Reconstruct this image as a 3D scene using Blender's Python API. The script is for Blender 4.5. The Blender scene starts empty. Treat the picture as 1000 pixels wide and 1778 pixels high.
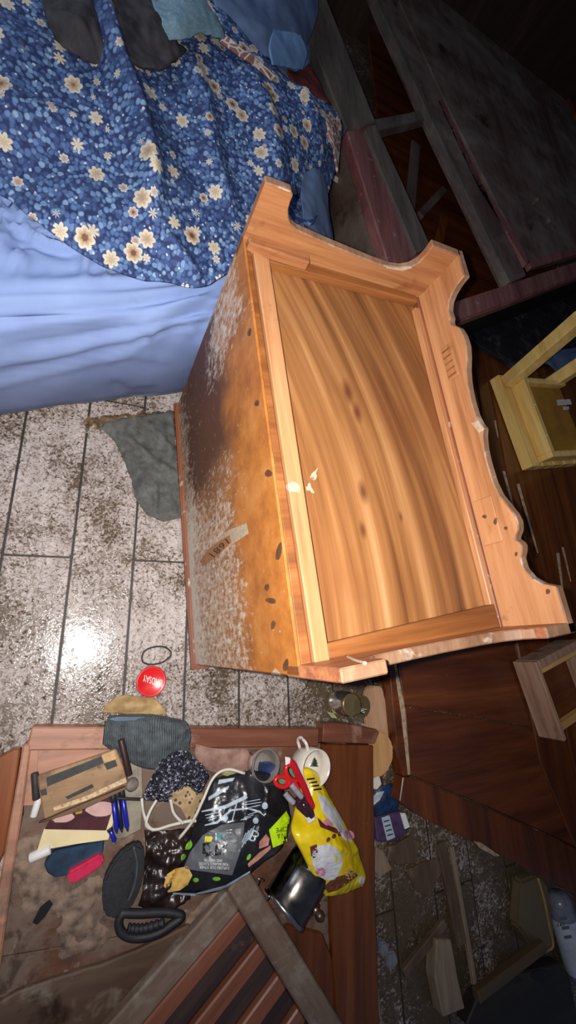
import bpy, bmesh, math, random
import numpy as np
from mathutils import Vector, Matrix, noise as mn
from mathutils.bvhtree import BVHTree
random.seed(7)
S = bpy.context.scene
COL = S.collection

# ------------------------------------------------------------------ camera
FPX, CX, CY, H = 720.0, 500.0, 889.0, 1.5
RC = Matrix(((0.906, -0.094, -0.414), (-0.038, 0.953, -0.301), (0.422, 0.289, 0.859)))
def _orth():
    n = Vector(((146-CX)/FPX, -(1131-CY)/FPX, -1)).normalized()
    d = Vector(((576-CX)/FPX, -(-3000-CY)/FPX, -1))
    z = -n; y = (d - z*d.dot(z)).normalized(); x = y.cross(z)
    return Matrix((x, y, z))
RC = _orth()
cam = bpy.data.objects.new('camera', bpy.data.cameras.new('camera'))
COL.objects.link(cam)
cam.matrix_world = Matrix.Translation((0, 0, H)) @ RC.to_4x4()
cam.data.sensor_fit = 'VERTICAL'; cam.data.sensor_height = 36.0
cam.data.lens = 36.0*FPX/1778.0
cam.data.clip_start = 0.02
S.camera = cam
# ------------------------------------------------------------------ light
w = bpy.data.worlds.new('world'); S.world = w; w.use_nodes = True
w.node_tree.nodes['Background'].inputs[0].default_value = (0.55, 0.68, 1.0, 1)
w.node_tree.nodes['Background'].inputs[1].default_value = 0.12
fl = bpy.data.lights.new('phone_flash', 'SPOT')
fl.energy = 120; fl.color = (1.0, 0.97, 0.93); fl.spot_size = math.radians(150); fl.spot_blend = 1.0; fl.shadow_soft_size = 0.008
flo = bpy.data.objects.new('phone_flash', fl); COL.objects.link(flo)
flo.matrix_world = cam.matrix_world @ Matrix.Translation((-0.035, 0.012, 0.0)) @ Matrix.Rotation(math.radians(5), 4, 'X') @ Matrix.Rotation(math.radians(8), 4, 'Y')
wd = bpy.data.lights.new('window_daylight', 'AREA'); wd.energy = 14; wd.color = (0.74, 0.85, 1.0); wd.size = 1.0  # cool light added for the blue tint on the bed; no window in view
wdo = bpy.data.objects.new('window_daylight', wd); COL.objects.link(wdo); wdo.location = (-1.45, 2.6, 1.75)
wdo.rotation_euler = (Vector((0.1, 1.5, 0.5))-wdo.location).to_track_quat('-Z', 'Y').to_euler()
S.view_settings.view_transform = 'Standard'; S.view_settings.look = 'None'
S.view_settings.gamma = 1.0; S.view_settings.use_curve_mapping = False
S.view_settings.exposure = 0.0

# ------------------------------------------------------------------ helpers
def W(u, v, z=0.0):
    d = RC @ Vector(((u-CX)/FPX, -(v-CY)/FPX, -1)); t = (z-H)/d.z
    return Vector((0, 0, H)) + d*t
def ray(u, v): return (RC @ Vector(((u-CX)/FPX, -(v-CY)/FPX, -1))).normalized()
WM = {}
def tag(o, label=None, cat=None, group=None, kind=None):
    if label: o['label'] = label
    if cat: o['category'] = cat
    if group: o['group'] = group
    if kind: o['kind'] = kind
    return o
def thing(name, label, cat, loc=(0, 0, 0), rz=0.0, group=None, kind=None):
    o = bpy.data.objects.new(name, None); COL.objects.link(o)
    o.location = loc; o.rotation_euler = (0, 0, rz); o.empty_display_size = 0.05
    WM[o] = Matrix.Translation(Vector(loc)) @ Matrix.Rotation(rz, 4, 'Z')
    return tag(o, label, cat, group, kind)
def mk(name, verts, faces, mat, parent=None, smooth=False, local=False, uv=None, origin=None):
    """world-space verts (or local to the parent's frame when local=True)"""
    vs = [Vector(v) for v in verts]
    if parent is not None:
        m = WM[parent]
        if not local:
            mi = m.inverted(); vs = [mi @ v for v in vs]
    me = bpy.data.meshes.new(name)
    o = bpy.data.objects.new(name, me); COL.objects.link(o)
    if parent is None:
        n = len(vs); c = sum(vs, Vector())/n; c.z = min(v.z for v in vs)
        if origin is not None: c = Vector(origin)
        vs = [v-c for v in vs]; o.location = c; WM[o] = Matrix.Translation(c)
    else:
        o.parent = parent; WM[o] = WM[parent]
    me.from_pydata([tuple(v) for v in vs], [], faces)
    if uv is not None:
        l = me.uv_layers.new(name='UVMap')
        for lp in me.loops: l.data[lp.index].uv = uv[lp.vertex_index]
    if smooth:
        for p in me.polygons: p.use_smooth = True
    if isinstance(mat, (list, tuple)):
        for m_ in mat: me.materials.append(m_)
    else: me.materials.append(mat)
    me.update()
    return o
def bm_out(bm):
    bm.verts.ensure_lookup_table(); bm.verts.index_update()
    vs = [v.co.copy() for v in bm.verts]; fs = [[v.index for v in f.verts] for f in bm.faces]
    bm.free(); return vs, fs
def prism_vf(top, bot, bev=0.0, seg=1):
    """solid between two matching closed loops (lists of 3-vectors)"""
    bm = bmesh.new(); n = len(top)
    t = [bm.verts.new(p) for p in top]; b = [bm.verts.new(p) for p in bot]
    bm.faces.new(t); bm.faces.new(b[::-1])
    for i in range(n): bm.faces.new((t[i], b[i], b[(i+1) % n], t[(i+1) % n]))
    bmesh.ops.recalc_face_normals(bm, faces=bm.faces)
    if bev > 0: bmesh.ops.bevel(bm, geom=list(bm.edges), offset=bev, segments=seg, affect='EDGES', clamp_overlap=True)
    return bm_out(bm)
def slab(name, pts, ztop, th, mat, parent=None, bev=0.003, seg=1, rough_edge=0.0, planar=False):
    """pixel outline on the horizontal plane z=ztop (or per-point z), extruded straight down by th"""
    top = []
    for p in pts:
        z = p[2] if len(p) > 2 else ztop
        top.append(W(p[0], p[1], z))
    if rough_edge:
        t2 = []
        n = len(top)
        for i in range(n):
            a, b = top[i], top[(i+1) % n]; L = (b-a).length; k = max(1, int(L/0.03))
            for j in range(k):
                q = a.lerp(b, j/k)
                if j: q = q + Vector((random.uniform(-1, 1), random.uniform(-1, 1), 0))*rough_edge
                t2.append(q)
        top = t2
    bot = [Vector((p.x, p.y, p.z-th)) for p in top]
    vs, fs = prism_vf(top, bot, bev, seg)
    return mk(name, vs, fs, mat, parent)
def boxl(name, lo, hi, mat, parent, bev=0.002, seg=1):
    (x0, y0, z0), (x1, y1, z1) = lo, hi
    top = [Vector(p) for p in ((x0, y0, z1), (x1, y0, z1), (x1, y1, z1), (x0, y1, z1))]
    vs, fs = prism_vf(top, [Vector((p.x, p.y, z0)) for p in top], bev, seg)
    return mk(name, vs, fs, mat, parent, local=True)
def bar(name, a, b, wd, ht, mat, parent=None, up=(0, 0, 1), bev=0.003):
    a = Vector(a); b = Vector(b); d = (b-a).normalized(); s = d.cross(Vector(up)).normalized(); u = s.cross(d)
    f = lambda p: [p+s*wd/2+u*ht/2, p-s*wd/2+u*ht/2, p-s*wd/2-u*ht/2, p+s*wd/2-u*ht/2]
    vs, fs = prism_vf(f(a), f(b), bev)
    return mk(name, vs, fs, mat, parent)
def catmull(P, n):
    P = [Vector(p) for p in P]; out = []
    m = len(P)
    for k in range(n+1):
        t = k/n*(m-1); i = min(int(t), m-2); f = t-i
        p1, p2 = P[i], P[i+1]; p0 = P[i-1] if i > 0 else p1*2-p2; p3 = P[i+2] if i+2 < m else p2*2-p1
        out.append(0.5*((2*p1)+(p2-p0)*f+(2*p0-5*p1+4*p2-p3)*f*f+(3*p1-p0-3*p2+p3)*f**3))
    return out
def tube_vf(path, r, seg=8, closed=False):
    n = len(path); vs = []; fs = []
    prev = None
    for i, p in enumerate(path):
        a = path[i-1] if (i > 0 or closed) else p; b = path[(i+1) % n] if (i < n-1 or closed) else p
        d = (b-a).normalized()
        up = Vector((0, 0, 1)) if abs(d.z) < 0.9 else Vector((1, 0, 0))
        s = d.cross(up).normalized(); u = s.cross(d)
        rr = r[i] if isinstance(r, (list, tuple)) else r
        for k in range(seg):
            t = 2*math.pi*k/seg; vs.append(p+(s*math.cos(t)+u*math.sin(t))*rr)
    for i in range(n if closed else n-1):
        for k in range(seg):
            j = (i+1) % n
            fs.append((i*seg+k, i*seg+(k+1) % seg, j*seg+(k+1) % seg, j*seg+k))
    if not closed:
        fs.append(tuple(range(seg))[::-1]); fs.append(tuple((n-1)*seg+k for k in range(seg)))
    return vs, fs
def tube(name, pts, r, mat, parent=None, n=None, seg=8, closed=False):
    path = catmull(pts, n or len(pts)*5) if not closed else catmull(list(pts)+[pts[0]], n or len(pts)*6)[:-1]
    vs, fs = tube_vf(path, r, seg, closed)
    return mk(name, vs, fs, mat, parent, smooth=True)
def lathe(name, prof, base, axis, mat, parent=None, seg=28, smooth=True):
    """prof: (radius, height) pairs along axis from base; closed where radius is 0"""
    ax = Vector(axis).normalized(); t = Vector((1, 0, 0)) if abs(ax.x) < 0.9 else Vector((0, 1, 0))
    s = ax.cross(t).normalized(); u = ax.cross(s); base = Vector(base)
    vs = []; fs = []; rings = []
    for r, h in prof:
        if r < 1e-6: rings.append([len(vs)]); vs.append(base+ax*h)
        else:
            rings.append(list(range(len(vs), len(vs)+seg)))
            for k in range(seg):
                a = 2*math.pi*k/seg; vs.append(base+ax*h+(s*math.cos(a)+u*math.sin(a))*r)
    for A, B in zip(rings, rings[1:]):
        for k in range(seg):
            k2 = (k+1) % seg
            if len(A) == 1 and len(B) == 1: continue
            if len(A) == 1: fs.append((A[0], B[k], B[k2]))
            elif len(B) == 1: fs.append((A[k], B[0], A[k2]))
            else: fs.append((A[k], B[k], B[k2], A[k2]))
    o = mk(name, vs, fs, mat, parent, smooth=smooth)
    return o
def fbm(p, o=3): return mn.fractal(p, 0.9, 2.1, o)
def ridge_h(p, ridges):
    h = 0.0
    for poly, amp, wid in ridges:
        best = 9; tt = 0
        for i in range(len(poly)-1):
            a, b = poly[i], poly[i+1]; d = b-a; t = max(0, min(1, (p-a).dot(d)/max(1e-9, d.length_squared)))
            ds = (p-(a+d*t)).length
            if ds < best: best = ds; tt = (i+t)/(len(poly)-1)
        e = min(1, tt*6+0.25)*min(1, (1-tt)*6+0.25)
        h += amp*e*math.exp(-(best/wid)**2)
    return h
def proj(p):
    c = RC.transposed() @ (p-Vector((0, 0, H)))
    return Vector((CX+FPX*c.x/-c.z, CY-FPX*c.y/-c.z))
def cloth(name, net, mat, nu=60, nv=60, th=0.004, wr=0.006, ws=7.0, ridges=(), parent=None, puff=0.0, floor=None, fine=0.0, edge=0.0, planar=False):
    """surface through a control net of (u, v, z); wrinkled by noise and ridge lines; puff>0 closes it to a cushion shape"""
    rows = [catmull([W(*p) for p in r], nu) for r in net]
    cols = [catmull([rows[i][k] for i in range(len(rows))], nv) for k in range(nu+1)]
    rg = [([W(*q).to_2d() for q in poly], a, wd) for poly, a, wd in ridges]
    vs = []; uv = []
    off = Vector((random.random()*50, random.random()*50, 0))
    lu = sum((rows[len(rows)//2][k+1]-rows[len(rows)//2][k]).length for k in range(nu))
    lv = sum((cols[nu//2][k+1]-cols[nu//2][k]).length for k in range(nv))
    for j in range(nv+1):
        for i in range(nu+1):
            p = cols[i][j].copy()
            q = p*ws+off
            s, t = i/nu, j/nv
            if edge and (i in (0, nu) or j in (0, nv)):
                p += Vector((mn.noise(q*2.3), mn.noise(q*2.3+Vector((9, 9, 9))), 0))*edge
            p.z += wr*fbm(Vector((q.x, q.y, 0)))
            if fine: p.z += fine*(0.5-abs(mn.noise(Vector((q.x*3.1, q.y*3.1, 4)))))
            if rg: p.z += ridge_h(p.to_2d(), rg)
            if puff:
                e = (max(0, math.sin(math.pi*s))*max(0, math.sin(math.pi*t)))**0.45
                p.z += puff*e
            if floor is not None: p.z = max(p.z, floor)
            vs.append(p); uv.append((p.x, p.y*0.72+p.z*0.5) if planar else (s*lu, t*lv))
    m = nu+1
    fs = [(j*m+i, j*m+i+1, (j+1)*m+i+1, (j+1)*m+i) for j in range(nv) for i in range(nu)]
    if puff:
        n0 = len(vs)
        for j in range(nv+1):
            for i in range(nu+1):
                vs.append(Vector((vs[j*m+i].x, vs[j*m+i].y, cols[i][j].z-0.004 if floor is None else max(floor, cols[i][j].z-0.004)))); uv.append(uv[j*m+i])
        fs += [tuple(n0+k for k in f[::-1]) for f in fs]
        ring = [i for i in range(m)]+[j*m+nu for j in range(1, nv+1)]+[nv*m+i for i in range(nu-1, -1, -1)]+[j*m for j in range(nv-1, 0, -1)]
        for a, b in zip(ring, ring[1:]+ring[:1]): fs.append((b, a, n0+a, n0+b))
    # face normals up
    a, b, c = vs[fs[0][0]], vs[fs[0][1]], vs[fs[0][2]]
    if (b-a).cross(c-a).z < 0: fs = [f[::-1] for f in fs]
    o = mk(name, vs, fs, mat, parent, smooth=True, uv=uv)
    if not puff and th:
        md = o.modifiers.new('thickness', 'SOLIDIFY'); md.thickness = th; md.offset = -1
    return o
def bvh_of(*objs):
    vs = []; fs = []
    for o in objs:
        n = len(vs); m = WM[o]
        vs += [m @ v.co for v in o.data.vertices]; fs += [tuple(n+i for i in p.vertices) for p in o.data.polygons]
    return BVHTree.FromPolygons(vs, fs)
def on(bvh, u, v, z0, lift=0.0008):
    d = ray(u, v); hit = bvh.ray_cast(Vector((0, 0, H)), d)
    if hit[0] is None:
        return W(u, v, z0)
    return hit[0] - d*lift
def decal(name, poly, bvh, mat, parent, lift=0.001, z0=0.1, sub=3):
    """flat print lying on a surface: polygon (pixels) dropped onto it"""
    bm = bmesh.new()
    f = bm.faces.new([bm.verts.new((p[0], p[1], 0)) for p in poly])
    bmesh.ops.triangulate(bm, faces=bm.faces)
    for _ in range(sub): bmesh.ops.subdivide_edges(bm, edges=list(bm.edges), cuts=1, use_grid_fill=True)
    bmesh.ops.triangulate(bm, faces=bm.faces)
    vs, fs = bm_out(bm)
    return mk(name, [on(bvh, p.x, p.y, z0, lift) for p in vs], fs, mat, parent)
def ell(cx, cy, rx, ry, ang=0, n=18, wob=0.0):
    out = []
    for k in range(n):
        a = 2*math.pi*k/n; r = 1+wob*math.sin(3*a+cx)+wob*.6*math.sin(5*a+cy)
        x, y = rx*r*math.cos(a), ry*r*math.sin(a); c, s = math.cos(ang), math.sin(ang)
        out.append((cx+x*c-y*s, cy+x*s+y*c))
    return out
def lettering(name, body, quad, bvh, mat, parent, lift=0.0014, z0=0.1):
    """text whose box is fitted to a pixel quad (bottom-left, bottom-right, top-right, top-left of the letters)"""
    cu = bpy.data.curves.new(name, 'FONT'); cu.body = body; cu.resolution_u = 2
    to = bpy.data.objects.new(name+'_tmp', cu); COL.objects.link(to)
    dg = bpy.context.evaluated_depsgraph_get(); dg.update()
    me = bpy.data.meshes.new_from_object(to.evaluated_get(dg))
    vs = [v.co.copy() for v in me.vertices]; fs = [tuple(p.vertices) for p in me.polygons]
    bpy.data.objects.remove(to); bpy.data.meshes.remove(me); bpy.data.curves.remove(cu)
    x0 = min(v.x for v in vs); x1 = max(v.x for v in vs); y0 = min(v.y for v in vs); y1 = max(v.y for v in vs)
    A, B, C_, D_ = [Vector(q) for q in quad]; out = []
    for v in vs:
        s = (v.x-x0)/(x1-x0); t = (v.y-y0)/max(1e-6, y1-y0)
        q = (A*(1-s)+B*s)*(1-t)+(D_*(1-s)+C_*s)*t
        out.append(on(bvh, q.x, q.y, z0, lift))
    return mk(name, out, fs, mat, parent)

# ------------------------------------------------------------------ materials
def lin(c):
    return tuple(((x/255)/12.92 if x/255 <= 0.04045 else ((x/255+0.055)/1.055)**2.4) for x in c)+(1,)
def nd(t, typ, ins=None, **kw):
    n = t.nodes.new(typ)
    for k, v in kw.items(): setattr(n, k, v)
    for k, v in (ins or {}).items():
        s = n.inputs[k]
        if isinstance(v, bpy.types.NodeSocket): t.links.new(v, s)
        else: s.default_value = v
    return n
def newmat(name, rough=0.5, spec=0.5, metal=0.0, color=None):
    m = bpy.data.materials.new(name); m.use_nodes = True; t = m.node_tree; b = t.nodes['Principled BSDF']
    b.inputs['Roughness'].default_value = rough; b.inputs['Metallic'].default_value = metal
    b.inputs['Specular IOR Level'].default_value = spec
    if color: b.inputs['Base Color'].default_value = lin(color)
    return m, t, b
def coords(t, kind='Object', scale=(1, 1, 1), rot=(0, 0, 0), loc=(0, 0, 0)):
    if kind == 'Position': o = nd(t, 'ShaderNodeNewGeometry').outputs['Position']
    else: o = nd(t, 'ShaderNodeTexCoord').outputs[kind]
    return nd(t, 'ShaderNodeMapping', {'Vector': o, 'Scale': scale, 'Rotation': rot, 'Location': loc}).outputs[0]
def noise(t, vec, scale, detail=4, rough=0.55, dist=0.0):
    return nd(t, 'ShaderNodeTexNoise', {'Vector': vec, 'Scale': scale, 'Detail': detail, 'Roughness': rough, 'Distortion': dist}).outputs[0]
def ramp(t, fac, stops, interp='LINEAR'):
    n = nd(t, 'ShaderNodeValToRGB', {'Fac': fac}); cr = n.color_ramp; cr.interpolation = interp
    while len(cr.elements) > 1: cr.elements.remove(cr.elements[-1])
    cr.elements[0].position = stops[0][0]; cr.elements[0].color = lin(stops[0][1]) if len(stops[0][1]) == 3 else stops[0][1]
    for p, c in stops[1:]:
        e = cr.elements.new(p); e.color = lin(c) if len(c) == 3 else c
    return n.outputs[0]
BW = lambda a, b: [(a, (0, 0, 0, 1)), (b, (1, 1, 1, 1))]
def mix(t, fac, a, b, blend='MIX'):
    n = nd(t, 'ShaderNodeMix', data_type='RGBA', blend_type=blend)
    for i, v in ((0, fac), (6, a), (7, b)):
        if isinstance(v, bpy.types.NodeSocket): t.links.new(v, n.inputs[i])
        elif i == 0: n.inputs[0].default_value = v
        else: n.inputs[i].default_value = lin(v) if len(v) == 3 else v
    return n.outputs[2]
def math_(t, op, a, b=0.0):
    n = nd(t, 'ShaderNodeMath', operation=op)
    for i, v in ((0, a), (1, b)):
        if isinstance(v, bpy.types.NodeSocket): t.links.new(v, n.inputs[i])
        else: n.inputs[i].default_value = v
    return n.outputs[0]
def setc(t, b, col): t.links.new(col, b.inputs['Base Color'])
def bump(t, b, h, strength=0.3, dist=0.01):
    n = nd(t, 'ShaderNodeBump', {'Height': h, 'Strength': strength, 'Distance': dist}); t.links.new(n.outputs[0], b.inputs['Normal'])
def setr(t, b, r): t.links.new(r, b.inputs['Roughness'])
def plain(name, color, rough=0.5, metal=0.0, var=0.12, scale=30, bmp=0.0, spec=0.5):
    m, t, b = newmat(name, rough, spec, metal)
    v = coords(t); n = noise(t, v, scale, 3)
    d = tuple(max(0, c*(1-var*2)) for c in color); l = tuple(min(255, c*(1+var)) for c in color)
    setc(t, b, ramp(t, n, [(0.25, d), (0.5, color), (0.8, l)]))
    if bmp: bump(t, b, n, bmp, 0.004)
    return m
def wood(name, cols, axis=1, along=1.2, across=16, rough=0.45, overlay=(), coord='Object', bmp=0.12, wave=0.0, spec=0.5):
    """grain stretched along an axis; overlay = (color, scale, lo, hi, roughness) patches"""
    m, t, b = newmat(name, rough, spec)
    sc = [across]*3; sc[axis] = along
    v = coords(t, coord, sc)
    n1 = noise(t, v, 1.0, 5, 0.6, wave); n2 = noise(t, v, 5.0, 3, 0.6, 0.2)
    f = math_(t, 'ADD', math_(t, 'MULTIPLY', n1, 0.75), math_(t, 'MULTIPLY', n2, 0.25))
    k = len(cols); c = ramp(t, f, [(0.3+0.4*i/(k-1), q) for i, q in enumerate(cols)])
    r = None
    v2 = coords(t, coord)
    for i, (oc, s, lo, hi, rr) in enumerate(overlay):
        nn = noise(t, nd(t, 'ShaderNodeMapping', {'Vector': v2, 'Location': (i*3.7, i*1.9, i)}).outputs[0], s, 6, 0.65, 0.4)
        msk = ramp(t, nn, BW(lo, hi)); c = mix(t, msk, c, oc)
        rv = ramp(t, nn, [(lo, (rough,)*3+(1,)), (hi, (rr,)*3+(1,))])
        r = rv if r is None else mix(t, msk, r, rv)
    setc(t, b, c)
    if r is not None: setr(t, b, r)
    bump(t, b, f, bmp, 0.003)
    return m

# wet muddy tile: pale plank tile under brown silt that flows over the joints
def tile_mat():
    m, t, b = newmat('muddy_tile', 0.3, 0.34)
    v = coords(t, 'Position')
    base = ramp(t, noise(t, coords(t, 'Position', (18, 1.5, 1)), 1.5, 4), [(0.3, (170, 160, 157)), (0.7, (204, 195, 192))])
    big = noise(t, v, 3.2, 4, 0.6, 0.3); mid = noise(t, v, 17, 5, 0.72, 1.2); fin = noise(t, v, 75, 4, 0.7, 0.8)
    swirl = noise(t, v, 38, 3, 0.6, 4.0); dots = noise(t, v, 150, 2, 0.5)
    bb = math_(t, 'MULTIPLY', math_(t, 'SUBTRACT', big, 0.5), 0.42)
    # toward the right: thicker silt, with the flash falloff painted in as well
    p = nd(t, 'ShaderNodeSeparateXYZ', {'Vector': nd(t, 'ShaderNodeNewGeometry').outputs['Position']})
    far = ramp(t, math_(t, 'MULTIPLY', p.outputs[0], 0.5), [(0.3, (0, 0, 0, 1)), (0.6, (1, 1, 1, 1))])
    bb = math_(t, 'ADD', bb, math_(t, 'MULTIPLY', far, 0.10))
    film = ramp(t, math_(t, 'ADD', math_(t, 'ADD', math_(t, 'MULTIPLY', mid, 0.5), math_(t, 'MULTIPLY', swirl, 0.5)), bb), BW(0.36, 0.58))
    curl = ramp(t, math_(t, 'ADD', math_(t, 'ADD', math_(t, 'MULTIPLY', swirl, 0.6), math_(t, 'MULTIPLY', fin, 0.4)), bb), BW(0.47, 0.56))
    spec = ramp(t, math_(t, 'ADD', math_(t, 'ADD', math_(t, 'MULTIPLY', fin, 0.7), math_(t, 'MULTIPLY', dots, 0.3)), bb), BW(0.545, 0.60))
    clot = ramp(t, math_(t, 'ADD', math_(t, 'ADD', math_(t, 'MULTIPLY', mid, 0.7), math_(t, 'MULTIPLY', dots, 0.3)), bb), BW(0.53, 0.60))
    c = mix(t, math_(t, 'MULTIPLY', film, 0.7), base, (150, 136, 126))
    c = mix(t, math_(t, 'MULTIPLY', curl, 0.7), c, (112, 95, 82))
    c = mix(t, math_(t, 'MULTIPLY', spec, 0.92), c, (58, 46, 38))
    c = mix(t, math_(t, 'MULTIPLY', clot, 0.85), c, mix(t, dots, (50, 38, 30), (104, 86, 62)))
    setc(t, b, c)
    setr(t, b, ramp(t, math_(t, 'ADD', math_(t, 'MULTIPLY', mid, 0.6), math_(t, 'MULTIPLY', clot, 0.4)), [(0.3, (0.07,)*3+(1,)), (0.5, (0.13,)*3+(1,)), (0.8, (0.32,)*3+(1,))]))
    h = math_(t, 'ADD', math_(t, 'ADD', math_(t, 'MULTIPLY', film, 0.3), math_(t, 'MULTIPLY', clot, 0.5)), math_(t, 'ADD', math_(t, 'MULTIPLY', dots, 0.9), math_(t, 'MULTIPLY', fin, 0.5)))
    bump(t, b, h, 0.32, 0.0011)
    return m
M = {}
M['tile'] = tile_mat()
M['grout'] = plain('dark_grout', (46, 38, 34), 0.6)
M['wall'] = wood('dark_wall_boards', [(34, 22, 18), (52, 34, 28), (70, 48, 38)], axis=2, across=9)

# ================================================================== STRUCTURE
floor = thing('floor', 'wet mud-streaked pale plank tile floor', 'floor', (0, 0, 0), 0, kind='structure'); del floor['category']
gv, gf = prism_vf([Vector(p) for p in ((-1.6, -2.2, -0.004), (4.2, -2.2, -0.004), (4.2, 4.6, -0.004), (-1.6, 4.6, -0.004))],
                  [Vector(p) for p in ((-1.6, -2.2, -0.06), (4.2, -2.2, -0.06), (4.2, 4.6, -0.06), (-1.6, 4.6, -0.06))])
mk('grout_bed', gv, gf, M['grout'], floor)
TW, X0, TL = 0.190, -0.2555, 1.2
tile_me = None
for ci in range(-7, 23):
    x0 = X0+TW*ci
    off = {0: 0.293, 2: 0.293}.get(ci, 0.293+(0.6 if ci % 2 else 0.0))
    for rj in range(-3, 5):
        y0 = off+TL*rj
        if y0 > 4.5 or y0+TL < -2.1: continue
        o = None
        if tile_me is None:
            top = [Vector(p) for p in ((0.0036, 0.003, 0), (TW-0.0036, 0.003, 0), (TW-0.0036, TL-0.003, 0), (0.0036, TL-0.003, 0))]
            vs, fs = prism_vf(top, [Vector((p.x, p.y, -0.01)) for p in top], 0.0015)
            o = mk('tile', vs, fs, M['tile'], floor, local=True); tile_me = o.data
        else:
            o = bpy.data.objects.new('tile', tile_me); COL.objects.link(o); o.parent = floor
        o.location = (x0, y0, 0)
vs, fs = prism_vf([Vector(p) for p in ((-1.6, 4.5, 2.6), (4.2, 4.5, 2.6), (4.2, 4.6, 2.6), (-1.6, 4.6, 2.6))], [Vector(p) for p in ((-1.6, 4.5, -0.06), (4.2, 4.5, -0.06), (4.2, 4.6, -0.06), (-1.6, 4.6, -0.06))])
tag(mk('wall_back', vs, fs, M['wall']), 'dark boarded wall at the far end of the room', kind='structure')
vs, fs = prism_vf([Vector(p) for p in ((4.1, -2.2, 2.6), (4.2, -2.2, 2.6), (4.2, 4.5, 2.6), (4.1, 4.5, 2.6))], [Vector(p) for p in ((4.1, -2.2, -0.06), (4.2, -2.2, -0.06), (4.2, 4.5, -0.06), (4.1, 4.5, -0.06))])
tag(mk('wall_right', vs, fs, M['wall']), 'dark boarded wall on the right of the room', kind='structure')
# ================================================================== OVERTURNED CHEST OF DRAWERS
def back_mat():
    m, t, b = newmat('mouldy_hardboard', 0.6)
    v = coords(t); sp = nd(t, 'ShaderNodeSeparateXYZ', {'Vector': v}); Y, Z = sp.outputs[1], sp.outputs[2]
    g = noise(t, coords(t, 'Object', (9, 9, 9)), 1.0, 5, 0.7)
    c = ramp(t, g, [(0.3, (128, 72, 22)), (0.5, (164, 98, 34)), (0.7, (182, 120, 60))])
    n1 = noise(t, v, 5, 5, 0.6, 0.3); n2 = noise(t, v, 38, 5, 0.75); n3 = noise(t, coords(t, 'Object', (90, 90, 30)), 1.0, 3, 0.7)
    zz = math_(t, 'ADD', Z, math_(t, 'MULTIPLY', math_(t, 'SUBTRACT', n1, 0.5), 0.35))
    # water line: board darker and dirtier below it
    wet = ramp(t, zz, [(0.50, (1, 1, 1, 1)), (0.60, (0, 0, 0, 1))])
    c = mix(t, math_(t, 'MULTIPLY', wet, 0.5), c, (134, 92, 62))
    yy = math_(t, 'ADD', Y, math_(t, 'MULTIPLY', math_(t, 'SUBTRACT', n1, 0.5), 0.25))
    dk = math_(t, 'MULTIPLY', ramp(t, yy, [(0.45, (0, 0, 0, 1)), (0.58, (1, 1, 1, 1)), (0.98, (1, 1, 1, 1)), (1.0, (0.6, 0.6, 0.6, 1))]), ramp(t, zz, [(0.05, (0, 0, 0, 1)), (0.14, (1, 1, 1, 1)), (0.52, (1, 1, 1, 1)), (0.62, (0, 0, 0, 1))]))
    c = mix(t, math_(t, 'MULTIPLY', dk, 0.85), c, (74, 40, 24))
    # white mould: freckles over the low near half, thick crust along the bottom, patch at the top far corner
    low = ramp(t, zz, [(0.08, (1, 1, 1, 1)), (0.2, (0.25, 0.25, 0.25, 1)), (0.5, (0.0, 0.0, 0.0, 1))])
    nearf = ramp(t, yy, [(0.42, (1, 1, 1, 1)), (0.6, (0.1, 0.1, 0.1, 1))])
    cor = math_(t, 'MULTIPLY', ramp(t, yy, [(0.70, (0, 0, 0, 1)), (0.84, (1, 1, 1, 1))]), ramp(t, zz, [(0.42, (0, 0, 0, 1)), (0.56, (1, 1, 1, 1)), (0.74, (1, 1, 1, 1)), (0.82, (0, 0, 0, 1))]))
    mask = math_(t, 'ADD', math_(t, 'MULTIPLY', nearf, ramp(t, zz, [(0.5, (1, 1, 1, 1)), (0.66, (0, 0, 0, 1))])), math_(t, 'ADD', low, math_(t, 'MULTIPLY', cor, 1.2)))
    th = math_(t, 'ADD', math_(t, 'MULTIPLY', mask, 0.15), math_(t, 'ADD', math_(t, 'MULTIPLY', n2, 0.6), math_(t, 'MULTIPLY', n3, 0.4)))
    mo = ramp(t, th, BW(0.60, 0.78))
    c = mix(t, math_(t, 'MULTIPLY', mo, 0.95), c, mix(t, n1, (216, 196, 168), (206, 200, 194)))
    setc(t, b, c); bump(t, b, math_(t, 'ADD', mo, n2), 0.25, 0.003)
    return m
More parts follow.
